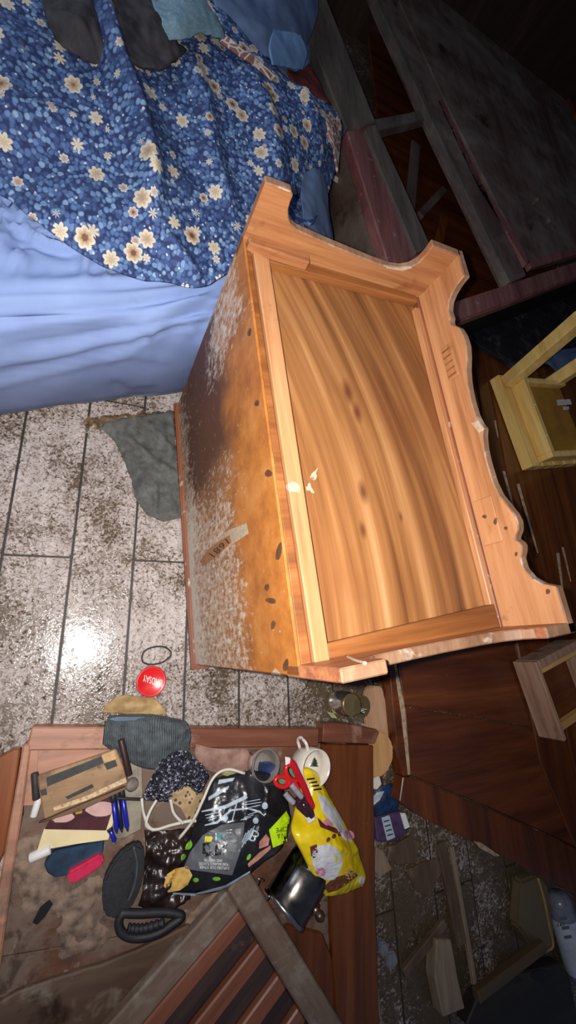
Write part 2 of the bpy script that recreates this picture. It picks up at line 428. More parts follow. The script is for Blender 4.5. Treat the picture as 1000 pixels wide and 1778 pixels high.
def base_mat():
    m, t, b = newmat('pine_base_board', 0.42)
    v0 = coords(t); sp = nd(t, 'ShaderNodeSeparateXYZ', {'Vector': v0})
    # long bowed grain: streaks bend toward the middle of the board
    bow = math_(t, 'MULTIPLY', math_(t, 'POWER', math_(t, 'ABSOLUTE', math_(t, 'SUBTRACT', sp.outputs[1], 0.15)), 2.0), 0.26)
    x = math_(t, 'ADD', sp.outputs[0], bow)
    cv = nd(t, 'ShaderNodeCombineXYZ', {0: x, 1: sp.outputs[1], 2: 0.0}).outputs[0]
    v = nd(t, 'ShaderNodeMapping', {'Vector': cv, 'Scale': (23, 0.9, 1)}).outputs[0]
    n1 = noise(t, v, 1.0, 3, 0.5, 0.5); n2 = noise(t, nd(t, 'ShaderNodeMapping', {'Vector': cv, 'Scale': (160, 5, 1)}).outputs[0], 1, 3, 0.6)
    f = math_(t, 'ADD', math_(t, 'MULTIPLY', n1, 0.86), math_(t, 'MULTIPLY', n2, 0.14))
    c = ramp(t, f, [(0.27, (84, 47, 26)), (0.41, (122, 76, 41)), (0.53, (146, 97, 55)), (0.64, (170, 120, 75)), (0.76, (196, 150, 105))])
    n3 = noise(t, v0, 4.5, 3)
    c = mix(t, math_(t, 'MULTIPLY', ramp(t, n3, BW(0.55, 0.75)), 0.35), c, (120, 66, 34))
    # knots
    for (kx, ky, kr) in ((0.235, 0.36, 0.010), (0.215, 0.27, 0.007), (0.245, 0.62, 0.012), (0.262, 0.565, 0.010), (0.33, 0.30, 0.004)):
        dx = math_(t, 'SUBTRACT', sp.outputs[0], kx); dy = math_(t, 'MULTIPLY', math_(t, 'SUBTRACT', sp.outputs[1], ky), 0.45)
        d = math_(t, 'SQRT', math_(t, 'ADD', math_(t, 'MULTIPLY', dx, dx), math_(t, 'MULTIPLY', dy, dy)))
        k = ramp(t, d, [(kr*0.35, (1, 1, 1, 1)), (kr*1.6, (0, 0, 0, 1))]); c = mix(t, math_(t, 'MULTIPLY', k, 0.85), c, (92, 46, 26))
    setc(t, b, c); bump(t, b, f, 0.08, 0.003)
    return m
M['back'] = back_mat(); M['base'] = base_mat()
PALE = [(130, 85, 51), (165, 111, 72), (184, 130, 88), (193, 142, 102)]
M['pine_y'] = wood('pale_pine_lengthways', PALE, 1, 1.5, 30, 0.45, overlay=(((138, 85, 44), 9, 0.62, 0.74, 0.5),))
M['pine_x'] = wood('pale_pine_crossways', [(115, 69, 39), (150, 95, 58), (168, 116, 75), (182, 133, 94)], 0, 1.5, 30, 0.45, overlay=(((109, 61, 31), 7, 0.60, 0.75, 0.5), ((189, 170, 151), 16, 0.70, 0.78, 0.6)))
M['pine_dk'] = wood('brown_pine_cleat', [(95, 52, 22), (128, 76, 36), (153, 97, 51)], 0, 1.5, 26, 0.5)
M['pine_old'] = wood('stained_pine_foot', [(94, 52, 34), (138, 82, 54), (170, 108, 70), (196, 138, 98)], 0, 2, 26, 0.5, overlay=(((214, 190, 160), 14, 0.66, 0.74, 0.6),))
M['carcass'] = wood('red_brown_carcass', [(84, 44, 26), (120, 66, 40), (146, 88, 58)], 1, 1.5, 22, 0.45, overlay=(((190, 176, 160), 18, 0.60, 0.72, 0.7),))
M['chalk'] = plain('white_chalky_scrape', (172, 150, 126), 0.7, var=0.08, scale=90)
M['tape'] = plain('brown_tape', (150, 90, 34), 0.35, var=0.1)
M['ink'] = plain('black_ink', (26, 20, 18), 0.5)
D_, L_, h_, k_ = 0.5756, 0.9901, 0.8036, 0.1415
chest = thing('chest_of_drawers', 'upturned pine chest of drawers with scalloped bracket feet and mouldy back', 'chest', (0.3439, -0.0596, 0), 0.1007)
boxl('top_board', (-0.014, -0.014, 0), (D_+0.014, L_+0.004, 0.026), M['carcass'], chest, 0.005, 2)
boxl('back_panel', (0, 0.004, 0.026), (0.006, L_-0.004, h_+0.002), M['back'], chest, 0.001)
boxl('side_panel', (0.006, 0.0, 0.026), (D_, 0.02, h_-0.01), M['carcass'], chest)
boxl('side_panel', (0.006, L_-0.02, 0.026), (D_, L_, h_-0.01), M['carcass'], chest)
for i in range(3):
    z0 = 0.05+i*0.245
    boxl('drawer_front', (D_-0.02, 0.03, z0), (D_+0.004, L_-0.03, z0+0.225), M['carcass'], chest, 0.006, 2)
boxl('front_rail', (D_-0.03, 0.02, 0.026), (D_-0.018, L_-0.02, h_-0.01), M['carcass'], chest)
boxl('bottom_board', (0.03, 0.02, h_-0.045), (D_-0.03, L_-0.02, h_-0.03), M['base'], chest)
def lpoly(name, pts, c0, c1, mat, bev=0.002):
    top = [Vector((a, b, c1)) for a, b in pts]
    vs, fs = prism_vf(top, [Vector((p.x, p.y, c0)) for p in top], bev); return mk(name, vs, fs, mat, chest, local=True)
lpoly('back_rail', [(0.0345, 0.0), (0.066, 0.004), (0.062, 0.93), (0.022, 0.945)], h_-0.03, h_+0.003, M['pine_y'])
lpoly('back_cleat', [(0.009, 0.0), (0.031, 0.0), (0.019, 0.95), (0.009, 0.95)], h_-0.03, h_-0.003, M['pine_dk'])
lpoly('near_cleat', [(0.068, 0.022), (0.535, 0.022), (0.537, 0.076), (0.068, 0.05)], h_-0.03, h_-0.004, M['pine_dk'])
lpoly('far_cleat', [(0.064, 0.935), (0.54, 0.945), (0.54, 0.969), (0.064, 0.969)], h_-0.03, h_-0.006, M['pine_dk'])
lpoly('corner_block', [(0.008, 0.946), (0.168, 0.940), (0.170, 0.969), (0.008, 0.969)], h_-0.02, h_+0.018, M['pine_x'], 0.004)
lpoly('front_cleat', [(D_-0.042, 0.06), (D_-0.022, 0.06), (D_-0.022, 0.93), (D_-0.045, 0.93)], h_-0.03, h_-0.012, M['pine_y'])
def smooth_prof(P):
    return P
far = [(0, -.05), (0, .140), (.012, .1415), (.060, .1415), (.067, .134), (.067, .12), (.071, .10), (.080, .085), (.092, .073), (.110, .066), (.2, .058), (.33, .050), (.40, .049), (.43, .054), (.452, .068), (.465, .09), (.466, .115), (.462, .1415), (D_-.012, .1415), (D_, .138), (D_, -.05)]
near = [(0, -.05), (0, .1415), (.085, .1415), (.090, .125), (.093, .10), (.102, .08), (.118, .066), (.2, .055), (.30, .050), (.40, .055), (.45, .068), (.472, .09), (.480, .12), (.482, .1415), (D_, .1415), (D_, -.05)]
front = [(L_, -.05), (L_, .1415), (.903, .1415), (.899, .118), (.890, .096), (.876, .079), (.855, .070), (.830, .071), (.824, .066), (.812, .066), (.800, .076), (.785, .086), (.760, .092), (.727, .093), (.695, .086), (.668, .076), (.63, .068), (.585, .064), (.542, .065), (.513, .070), (.497, .077), (.480, .070), (.45, .064), (.416, .062), (.36, .063), (.324, .070), (.295, .083), (.270, .094), (.250, .098), (.230, .093), (.218, .083), (.212, .080), (.206, .087), (.196, .092), (.182, .088), (.168, .080), (.145, .080), (.122, .092), (.106, .112), (.096, .1415), (0, .1415), (0, -.05)]
def apron(name, prof, fn, mat, bev=0.0025):
    A = [Vector(fn(p, 0)) for p in prof]; B = [Vector(fn(p, 1)) for p in prof]
    vs, fs = prism_vf(A, B, bev); o = mk(name, vs, fs, [mat, M['worn_edge']], chest, local=True)
    for f_ in o.data.polygons:
        if f_.normal.z > 0.25 or (name == 'front_apron' and abs(f_.normal.x) < 0.6): f_.material_index = 1
    return o
M['worn_edge'] = wood('worn_grey_brown_edge', [(104, 72, 52), (140, 102, 76), (168, 132, 104)], 1, 6, 20, 0.6, overlay=(((186, 168, 150), 14, 0.56, 0.68, 0.7),))
T = 0.022
apron('far_apron', far, lambda p, s: (p[0], L_-T*s, h_+p[1]), M['pine_x'])
apron('near_apron', near, lambda p, s: (p[0], T*s, h_+p[1]), M['pine_old'])
apron('front_apron', front, lambda p, s: (D_-T*s, p[0], h_+p[1]), M['pine_y'])
boxl('glue_block', (D_-T-0.006, 0.665, h_+0.018), (D_-T+0.002, 0.765, h_+0.055), M['pine_y'], chest, 0.004)
for i in range(5): boxl('staple', (D_-T-0.009, 0.672+i*0.019, h_+0.022), (D_-T-0.005, 0.676+i*0.019, h_+0.05), M['pine_dk'], chest, 0.001)  # dark strips painting the shaded grooves of the block
boxl('patch_block', (D_-T-0.004, 0.215, h_-0.005), (D_-T+0.002, 0.33, h_+0.05), M['pine_y'], chest, 0.002)
cb = bvh_of(*[c for c in chest.children])
decal('chalk_scrape', ell(509, 846, 13, 9, 0.2, 16, 0.12), cb, M['chalk'], chest, 0.0015)
decal('chalk_scrape', ell(546, 824, 5, 9, 0.3, 10, 0.5), cb, M['chalk'], chest, 0.0015)
decal('chalk_scrape', ell(538, 848, 5, 9, -0.6, 10, 0.45), cb, M['chalk'], chest, 0.0015)
decal('chalk_scrape', [(665, 459), (690, 463), (712, 462), (716, 466), (698, 471), (672, 466)], cb, M['chalk'], chest, 0.0015)
decal('chalk_scrape', [(380, 935), (398, 920), (428, 908), (432, 926), (405, 944), (388, 952)], cb, M['chalk'], chest, 0.0012)
decal('tape_strip', [(347, 975), (360, 955), (380, 940), (398, 929), (402, 941), (380, 963), (352, 984)], cb, M['tape'], chest, 0.002)
lettering('pencil_note', '1681', [(392, 935), (362, 962), (372, 968), (398, 943)], cb, M['ink'], chest, 0.004)
decal('worn_patch', [(818, 735), (835, 728), (842, 745), (832, 752)], cb, M['chalk'], chest, 0.0015)
decal('worn_patch', [(470, 1170), (478, 1160), (486, 1168), (488, 1172)], cb, M['chalk'], chest, 0.0015)
M['stain'] = plain('dark_stain', (88, 54, 30), 0.6)
for (u, v, rx, ry) in ((433, 577, 4, 9), (446, 700, 5, 7), (466, 822, 8, 8), (484, 958, 6, 20), (463, 1020, 5, 8), (470, 1043, 12, 6), (474, 1085, 5, 10), (496, 1155, 6, 14)):
    decal('dark_stain', ell(u, v, rx*.8, ry*.8, 0.2, 12, 0.08), cb, M['stain'], chest, 0.0012)
for (u, v, rx, ry) in ((841, 897, 5, 4), (860, 905, 4, 8), (878, 917, 4, 4), (951, 1027, 5, 6), (896, 962, 3, 5)):
    decal('dark_stain', ell(u, v, rx*.8, ry*.8, 0.2, 12, 0.08), cb, M['stain'], chest, 0.0012)
tube('wood_splinter', [on(cb, 600, 1140, .9)+Vector((0, 0, .004)), on(cb, 612, 1147, .9)+Vector((0, 0, .01)), on(cb, 632, 1152, .9)+Vector((0, 0, .004))], 0.003, M['chalk'], chest)
# ================================================================== BED
def quilt_mat(name='floral_quilt'):
    m, t, b = newmat(name, 0.75, 0.3)
    uv = nd(t, 'ShaderNodeTexCoord').outputs['UV']
    n = noise(t, uv, 16, 2)
    wv = nd(t, 'ShaderNodeVectorMath', {0: uv, 1: nd(t, 'ShaderNodeVectorMath', {0: nd(t, 'ShaderNodeTexNoise', {'Vector': uv, 'Scale': 30.0, 'Detail': 1.0}).outputs['Color'], 3: 0.012}, operation='SCALE').outputs[0]}, operation='ADD').outputs[0]
    # leaves: small cells in many blues with a dark outline
    lv = nd(t, 'ShaderNodeTexVoronoi', {'Vector': wv, 'Scale': 82.0}); 
    rnd = nd(t, 'ShaderNodeSeparateColor', {0: lv.outputs['Color']}).outputs[0]
    c = ramp(t, rnd, [(0.0, (52, 68, 110)), (0.3, (68, 90, 138)), (0.6, (90, 118, 166)), (0.85, (114, 146, 188)), (1.0, (146, 174, 206))])
    c = mix(t, ramp(t, lv.outputs['Distance'], BW(0.45, 0.7)), c, (44, 56, 98))
    # pale dots
    dv = nd(t, 'ShaderNodeTexVoronoi', {'Vector': wv, 'Scale': 60.0}); dr = nd(t, 'ShaderNodeSeparateColor', {0: dv.outputs['Color']}).outputs[1]
    dm = math_(t, 'MULTIPLY', ramp(t, dv.outputs['Distance'], [(0.16, (1, 1, 1, 1)), (0.22, (0, 0, 0, 1))]), math_(t, 'GREATER_THAN', dr, 0.62))
    c = mix(t, dm, c, (196, 206, 220))
    # flowers: five petals round a brown centre, two sizes
    for sc, r0, keep, pet, seed in ((21.0, 0.30, 0.50, (176, 158, 152), 5.3), (14.5, 0.37, 0.24, (196, 174, 146), 0.0)):
        v2 = nd(t, 'ShaderNodeMapping', {'Vector': uv, 'Location': (seed, seed*2, 0)}).outputs[0]
        fv = nd(t, 'ShaderNodeTexVoronoi', {'Vector': v2, 'Scale': sc, 'Randomness': 0.85})
        loc = nd(t, 'ShaderNodeVectorMath', {0: v2, 1: fv.outputs['Position']}, operation='SUBTRACT').outputs[0]
        s = nd(t, 'ShaderNodeSeparateXYZ', {0: loc})
        sepc = nd(t, 'ShaderNodeSeparateColor', {0: fv.outputs['Color']})
        ang = math_(t, 'ADD', math_(t, 'ARCTAN2', s.outputs[1], s.outputs[0]), math_(t, 'MULTIPLY', sepc.outputs[2], 6.28))
        petal = math_(t, 'ADD', 0.80, math_(t, 'MULTIPLY', math_(t, 'ABSOLUTE', math_(t, 'COSINE', math_(t, 'MULTIPLY', ang, 3.5))), 0.25))
        rr = math_(t, 'DIVIDE', fv.outputs['Distance'], math_(t, 'MULTIPLY', petal, r0))
        on_ = math_(t, 'GREATER_THAN', sepc.outputs[0], keep)
        fl_ = math_(t, 'MULTIPLY', ramp(t, rr, [(0.9, (1, 1, 1, 1)), (1.0, (0, 0, 0, 1))]), on_)
        pc = mix(t, ramp(t, rr, [(0.28, (1, 1, 1, 1)), (0.36, (0, 0, 0, 1))]), ramp(t, rr, [(0.35, (176, 140, 112)), (0.6, pet), (0.95, (232, 220, 198))]), (122, 84, 66))
        c = mix(t, fl_, c, pc)
    setc(t, b, c)
    bump(t, b, math_(t, 'ADD', noise(t, uv, 120, 2), math_(t, 'MULTIPLY', n, 2)), 0.25, 0.004)
    return m
def fabric(name, c0, c1, scale=25, rough=0.8, bmp=0.3, weave=300, coord='Object'):
    m, t, b = newmat(name, rough, 0.3)
    v = coords(t, coord); n = noise(t, v, scale, 4, 0.6)
    setc(t, b, ramp(t, n, [(0.3, c0), (0.7, c1)])); bump(t, b, math_(t, 'ADD', noise(t, v, weave, 2), math_(t, 'MULTIPLY', n, 2)), bmp, 0.003)
    return m
M['quilt'] = quilt_mat()
def sheet_mat():
    m, t, b = newmat('blue_sheet', 0.7, 0.3)
    v = coords(t, 'Position'); n = noise(t, v, 3, 4)
    c = ramp(t, n, [(0.3, (118, 138, 188)), (0.7, (140, 162, 208))])
    z = nd(t, 'ShaderNodeSeparateXYZ', {0: v}).outputs[2]
    n2 = noise(t, v, 7, 5, 0.65)
    # flood tide mark: dirty grey where the water stood
    zz = math_(t, 'ADD', z, math_(t, 'MULTIPLY', math_(t, 'SUBTRACT', n2, 0.5), 0.22))
    c = mix(t, math_(t, 'MULTIPLY', ramp(t, zz, [(0.06, (1, 1, 1, 1)), (0.46, (0, 0, 0, 1))]), 0.72), c, (84, 88, 112))
    c = mix(t, math_(t, 'MULTIPLY', ramp(t, n2, BW(0.62, 0.75)), 0.25), c, (96, 96, 120))
    setc(t, b, c); bump(t, b, noise(t, v, 40, 3), 0.12, 0.004)
    return m
M['sheet'] = sheet_mat()
M['grey_wool'] = fabric('dark_grey_wool', (34, 32, 36), (74, 70, 74), 14)
M['grey_sheet'] = fabric('grey_blue_cotton', (70, 84, 116), (110, 130, 164), 5, bmp=0.15)
M['pale_blue'] = fabric('pale_blue_cotton', (96, 132, 178), (128, 164, 204), 5, bmp=0.15)
M['maroon'] = fabric('maroon_cloth', (84, 34, 34), (126, 56, 50), 9)
def border_mat(name, base, motif, scale):
    m, t, b = newmat(name, 0.8, 0.3); uv = nd(t, 'ShaderNodeTexCoord').outputs['UV']
    v = nd(t, 'ShaderNodeTexVoronoi', {'Vector': uv, 'Scale': scale}, feature='DISTANCE_TO_EDGE')
    n = noise(t, uv, 60, 3)
    c = mix(t, ramp(t, v.outputs[0], BW(0.06, 0.12)), motif, mix(t, n, base, tuple(min(255, x+50) for x in base)))
    setc(t, b, c); bump(t, b, n, 0.3, 0.003); return m
M['border'] = border_mat('brick_patterned_border', (112, 68, 60), (206, 196, 184), 30)
M['teal'] = border_mat('pale_teal_floral_lining', (100, 130, 146), (116, 146, 160), 60)

bed = thing('bed', 'bed with rumpled light blue fitted sheet', 'bed', (0.0, 1.7, 0))
F0 = Vector((-1.25, 0.373, 0)); a22 = math.radians(22)
e1 = Vector((math.cos(a22), math.sin(a22), 0)); a82 = math.radians(86); e2 = Vector((math.cos(a82), math.sin(a82), 0))
PW, QD = 2.03, 1.75
def prof_t(s, n0=26):
    """arclength -> (inset, z) over the edge of the mattress"""
    pts = [(0.015, 0.01), (0.0, 0.06), (-0.012, 0.2), (-0.008, 0.34), (0.012, 0.435), (0.05, 0.478), (0.11, 0.496), (0.2, 0.5)]
    if s <= n0:
        q = s/n0*(len(pts)-1); i = min(int(q), len(pts)-2); f = q-i
        return pts[i][0]*(1-f)+pts[i+1][0]*f, pts[i][1]*(1-f)+pts[i+1][1]*f
    return None
NP, NQ, NE = 240, 170, 50
SHR = [([(-80, 530), (0, 522), (200, 512), (330, 500), (420, 478)], 0.010, 7), ([(-80, 560), (0, 552), (120, 540), (280, 520), (410, 500)], -0.012, 6), ([(-80, 590), (0, 578), (140, 560), (300, 532), (400, 516)], 0.014, 8), ([(0, 606), (140, 590), (300, 552), (400, 532)], -0.012, 6), ([(-80, 650), (0, 632), (120, 612), (250, 575), (390, 545)], 0.014, 8), ([(230, 592), (300, 572), (390, 552)], -0.016, 5), ([(-80, 690), (0, 668), (120, 640), (240, 604)], 0.010, 7), ([(0, 655), (130, 625), (230, 596)], -0.008, 6), ([(180, 625), (230, 612), (300, 625)], 0.008, 6), ([(255, 590), (270, 572), (282, 570)], 0.010, 4), ([(190, 660), (230, 680), (280, 670)], -0.010, 12), ([(330, 570), (350, 600), (352, 630)], 0.008, 6)]
SHR = [([Vector(q_) for q_ in a_], b_, c_) for a_, b_, c_ in SHR]
plist = [(-0.0, 0.5)]
qrow = [prof_t(k, NE) for k in range(NE+1)]+[(0.2+(QD-0.2)*((k+1)/(NQ-NE))**1.5, 0.5) for k in range(NQ-NE)]
pcol = [(PW-0.2)*(k/(NP-NE)) for k in range(NP-NE+1)]
pcol = [(p, 0.5) for p in pcol[:-1]]+[(PW-prof_t(NE-k, NE)[0], prof_t(NE-k, NE)[1]) for k in range(NE+1)]
vs = []
conv = W(470, 470, 0.5)
for (q, zq) in qrow:
    for (p, zp) in pcol:
        z = min(zq, zp)
        P = F0+e1*p+e2*q
        # stretched folds fanning out from where the chest pins the sheet
        d = Vector((conv.x-P.x, conv.y-P.y)); r = d.length
        an = math.atan2(d.y, d.x)
        edge_w = math.exp(-((z-0.45)/0.13)**2)*max(0, min(1, 1.15-q*2.6))
        fold = math.sin(an*58+1.5*mn.noise(Vector((P.x*1.5, P.y*1.5, 2))))*0.5+math.sin(an*31+2*mn.noise(Vector((P.x*2, P.y*2, 7))))*0.5
        h = fold*0.012*edge_w*min(1, r/0.25)
        if q < 0.4 and P.x < 0.45:
            h += ridge_h(proj(Vector((P.x, P.y, z))), SHR)
        # crumpled top
        if q > 0.1:
            qv = Vector((P.x*10, P.y*8, 0)); wv = Vector((mn.noise(qv*0.7), mn.noise(qv*0.7+Vector((5, 5, 5))), 0))*1.1
            rid = 2*(1-abs(mn.noise(qv+wv)))**4-1; rid2 = 2*(1-abs(mn.noise((qv+wv)*2.0+Vector((3, 1, 8)))))**3-1
            h += (rid*0.022+rid2*0.010)*min(1, (q-0.1)/0.12)*max(0.0, min(1.0, (0.62-q)/0.12))
        bul = 0.018*mn.noise(Vector((P.x*2.5, z*3, 3)))+0.008*mn.noise(Vector((P.x*6+z*5, z*6-P.x*4, 9)))
        if zq < 0.45: P = P-e2*bul
        f_ = max(0.0, min(1.0, (z-0.36)/0.13)); P = P-e2*(h*(1-f_))
        P = Vector((P.x, P.y, max(0.004, z+h*f_)))
        vs.append(P)
m_ = len(pcol)
fs = [(j*m_+i, j*m_+i+1, (j+1)*m_+i+1, (j+1)*m_+i) for j in range(len(qrow)-1) for i in range(m_-1)]
mk('fitted_sheet', vs, fs, M['sheet'], bed, smooth=True)
# mattress core and base under the sheet
ins = lambda p, q, z: F0+e1*p+e2*q+Vector((0, 0, z))
vs, fs = prism_vf([ins(0.06, 0.09, 0.455), ins(PW-0.09, 0.09, 0.455), ins(PW-0.09, QD, 0.455), ins(0.06, QD, 0.455)], [ins(0.06, 0.09, 0.0), ins(PW-0.09, 0.09, 0.0), ins(PW-0.09, QD, 0.0), ins(0.06, QD, 0.0)], 0.02, 2)
mk('mattress', vs, fs, M['pale_blue'], bed)

qz = 0.535
qnet = [
 [(-110, 262, 0.542), (0, 338, .525), (60, 385, .525), (125, 432, .525), (220, 474, 0.542), (300, 492, .525), (345, 503, .525), (400, 470, 0.552), (470, 420, 0.552), (545, 385, 0.542)],
 [(-110, 205, 0.562), (0, 262, 0.562), (60, 300, .545), (125, 335, 0.562), (220, 380, 0.562), (285, 410, 0.572), (345, 420, 0.562), (410, 380, 0.562), (490, 345, .545), (572, 330, 0.432)],
 [(-110, 120, 0.572), (0, 160, 0.592), (60, 190, 0.572), (125, 220, 0.562), (210, 250, 0.582), (275, 280, 0.592), (345, 290, 0.572), (420, 270, 0.572), (510, 255, 0.572), (590, 262, 0.462)],
 [(-110, 60, 0.582), (0, 85, 0.612), (60, 110, 0.592), (120, 130, 0.572), (190, 150, 0.592), (250, 165, 0.602), (330, 170, 0.572), (420, 165, 0.582), (510, 175, 0.582), (588, 200, 0.512)],
 [(-110, 5, 0.582), (0, 20, 0.612), (55, 40, 0.602), (110, 50, 0.582), (175, 55, 0.612), (240, 60, 0.602), (310, 62, 0.582), (390, 75, 0.592), (450, 105, 0.582), (500, 135, 0.542)],
 [(-110, -30, 0.582), (0, -25, 0.602), (50, -20, 0.592), (100, -18, 0.582), (160, -15, 0.612), (220, -15, 0.602), (290, -12, 0.592), (350, -5, 0.592), (400, 20, 0.582), (440, 60, 0.552)]]
qr = [([(168, -10, .6), (182, 60, .6), (205, 140, .58), (240, 240, .57), (258, 320, .56), (262, 385, .56)], 0.075, 0.035),
      ([(225, 40, .58), (262, 150, .57), (300, 230, .57), (345, 330, .56)], -0.022, 0.05),
      ([(0, 275, .55), (90, 290, .55), (180, 300, .55), (250, 330, .55)], -0.010, 0.05),
      ([(0, 190, .57), (70, 215, .56), (150, 225, .55)], 0.03, 0.05),
      ([(330, 110, .57), (352, 200, .56), (372, 300, .56), (395, 380, .55)], 0.042, 0.040),
      ([(420, 120, .57), (450, 200, .56), (470, 280, .55), (480, 340, .55)], 0.038, 0.045),
      ([(0, 320, .54), (90, 380, .53), (170, 430, .53)], 0.012, 0.03),
      ([(285, 420, .55), (320, 460, .54), (345, 498, .53)], 0.022, 0.022),
      ([(520, 150, .57), (545, 220, .55), (556, 290, .5)], 0.03, 0.04)]
q = cloth('quilt', qnet, M['quilt'], 150, 130, 0.008, 0.012, 5.0, qr, fine=0.004, edge=0.0, planar=True)
tag(q, 'blue floral quilt with cream flowers lying rumpled across the bed', 'quilt')
b_ = cloth('blanket', [[(84, 58, .62), (106, 86, .62), (150, 106, .61), (186, 108, .61)], [(80, 35, .64), (110, 40, .66), (145, 50, .66), (174, 60, .64)], [(72, 0, .63), (105, -5, .66), (140, -5, .67), (168, 0, .65)], [(60, -40, .62), (100, -50, .64), (130, -50, .64), (160, -45, .63)]], M['grey_wool'], 40, 36, 0.012, 0.02, 9, fine=0.01)
tag(b_, 'dark grey wool blanket bunched left of the long quilt fold', 'blanket')
b_ = cloth('blanket', [[(206, 96, .63), (240, 112, .61), (285, 116, .61), (326, 84, .60)], [(190, 50, .64), (225, 55, .63), (270, 58, .63), (300, 60, .62)], [(182, 10, .64), (215, 8, .64), (250, 5, .65), (282, 15, .63)], [(172, -35, .63), (205, -40, .63), (240, -40, .63), (272, -32, .62)]], M['grey_wool'], 40, 36, 0.012, 0.02, 9, fine=0.01)
tag(b_, 'dark grey wool blanket spread right of the long quilt fold', 'blanket')
b_ = cloth('quilt_corner', [[(290, 72, .62), (320, 70, .63), (350, 58, .63), (392, 68, .61)], [(278, 40, .64), (310, 35, .66), (345, 30, .66), (385, 40, .63)], [(266, 8, .64), (300, 0, .66), (335, -2, .66), (362, 10, .64)], [(255, -25, .63), (290, -30, .64), (325, -30, .64), (350, -20, .63)]], M['teal'], 40, 36, 0.01, 0.012, 8, fine=0.006)
tag(b_, 'pale teal patterned cloth turned over beside the dark blanket', 'cloth')
b_ = cloth('edging_strip', [[(392, 62, .63), (420, 82, .63), (450, 102, .62), (480, 132, .60)], [(382, 70, .62), (412, 92, .62), (440, 112, .61), (470, 140, .59)]], M['border'], 30, 6, 0.008, 0.006, 12)
tag(b_, 'thin patterned edging strip along the upper rim of the quilt', 'cloth')
b_ = cloth('sheet', [[(390, 40, .58), (430, 78, .57), (470, 108, .56), (500, 122, .52), (515, 118, .50)], [(370, 0, .60), (430, 30, .60), (480, 60, .59), (512, 85, .55), (534, 78, .51)], [(345, -40, .60), (420, -30, .61), (480, -20, .61), (530, 10, .56), (552, 20, .52)], [(320, -80, .60), (400, -80, .60), (470, -80, .60), (520, -60, .54), (550, -40, .42)]], M['grey_sheet'], 50, 40, 0.004, 0.02, 5, fine=0.006)
tag(b_, 'grey blue cotton sheet heaped at the far corner of the bed', 'sheet')
b_ = cloth('pillowcase', [[(474, 110, .60), (526, 121, .53)], [(468, 78, .615), (534, 92, .55)], [(476, 48, .61), (522, 62, .58)]], M['pale_blue'], 24, 24, 0.006, 0.008, 9)
tag(b_, 'small pale blue cotton cloth hanging over maroon fabric', 'cloth')
b_ = cloth('towel', [[(495, 118, .52), (520, 122, .50), (536, 110, .48)], [(515, 145, .52), (540, 150, .50), (556, 145, .47)], [(535, 178, .52), (556, 182, .50), (576, 182, .47)]], M['maroon'], 24, 24, 0.008, 0.012, 9)
tag(b_, 'maroon cloth between the bed and the dark frame', 'cloth')
b_ = cloth('edging_strip', [[(533, 172, .56), (560, 180, .53), (580, 190, .51), (594, 205, .48)], [(545, 190, .55), (565, 205, .54), (580, 225, .53), (592, 245, .49)], [(560, 225, .53), (572, 245, .52), (582, 270, .52), (587, 300, .48)]], M['border'], 36, 24, 0.008, 0.006, 10)
tag(b_, 'brick and white patterned border hanging off the bed edge', 'cloth')
b_ = cloth('sheet', [[(528, 300, .54), (548, 290, .53), (560, 300, .50), (566, 318, .45)], [(522, 340, .54), (545, 340, .53), (562, 350, .49), (572, 362, .43)], [(528, 385, .53), (548, 390, .52), (566, 395, .48), (578, 412, .41)], [(530, 430, .52), (555, 432, .50), (572, 428, .46), (582, 440, .40)]], M['grey_sheet'], 36, 36, 0.004, 0.012, 7)
tag(b_, 'grey blue sheet end hanging down beyond the chest corner', 'sheet')
# ================================================================== DARK FURNITURE ON THE RIGHT
MAH = [(52, 24, 11), (80, 38, 18), (100, 50, 24), (120, 66, 34)]
M['mahog'] = wood('dark_mahogany', MAH, 0, 1.0, 12, 0.28, overlay=(((150, 128, 106), 30, 0.70, 0.80, 0.6),))
M['mahog_y'] = wood('dark_mahogany_lengthways', [(58, 28, 12), (90, 46, 19), (114, 62, 27), (134, 80, 40)], 1, 0.8, 14, 0.28, overlay=(((150, 126, 102), 34, 0.69, 0.78, 0.6),))
M['mahog_red'] = wood('red_mahogany', [(60, 27, 12), (90, 44, 19), (114, 58, 25)], 1, 1.0, 14, 0.3)
M['pale_edge'] = plain('worn_pale_edge', (176, 150, 122), 0.6, var=0.2, scale=40)
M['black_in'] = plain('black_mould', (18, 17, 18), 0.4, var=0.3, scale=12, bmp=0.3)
M['dusty'] = wood('dusty_dark_wood', [(60, 42, 36), (86, 64, 56), (108, 86, 76)], 1, 1.2, 14, 0.5, overlay=(((128, 114, 104), 2.5, 0.42, 0.72, 0.7), ((34, 24, 22), 4, 0.60, 0.72, 0.4)))
M['dusty_red'] = wood('dusty_red_brown_wood', [(84, 46, 44), (120, 74, 70), (146, 100, 94)], 1, 1.2, 16, 0.5, overlay=(((150, 142, 138), 20, 0.62, 0.74, 0.7),))
M['silt'] = wood('silt_caked_wood', [(60, 52, 48), (88, 77, 70), (112, 100, 90)], 1, 2, 14, 0.7)

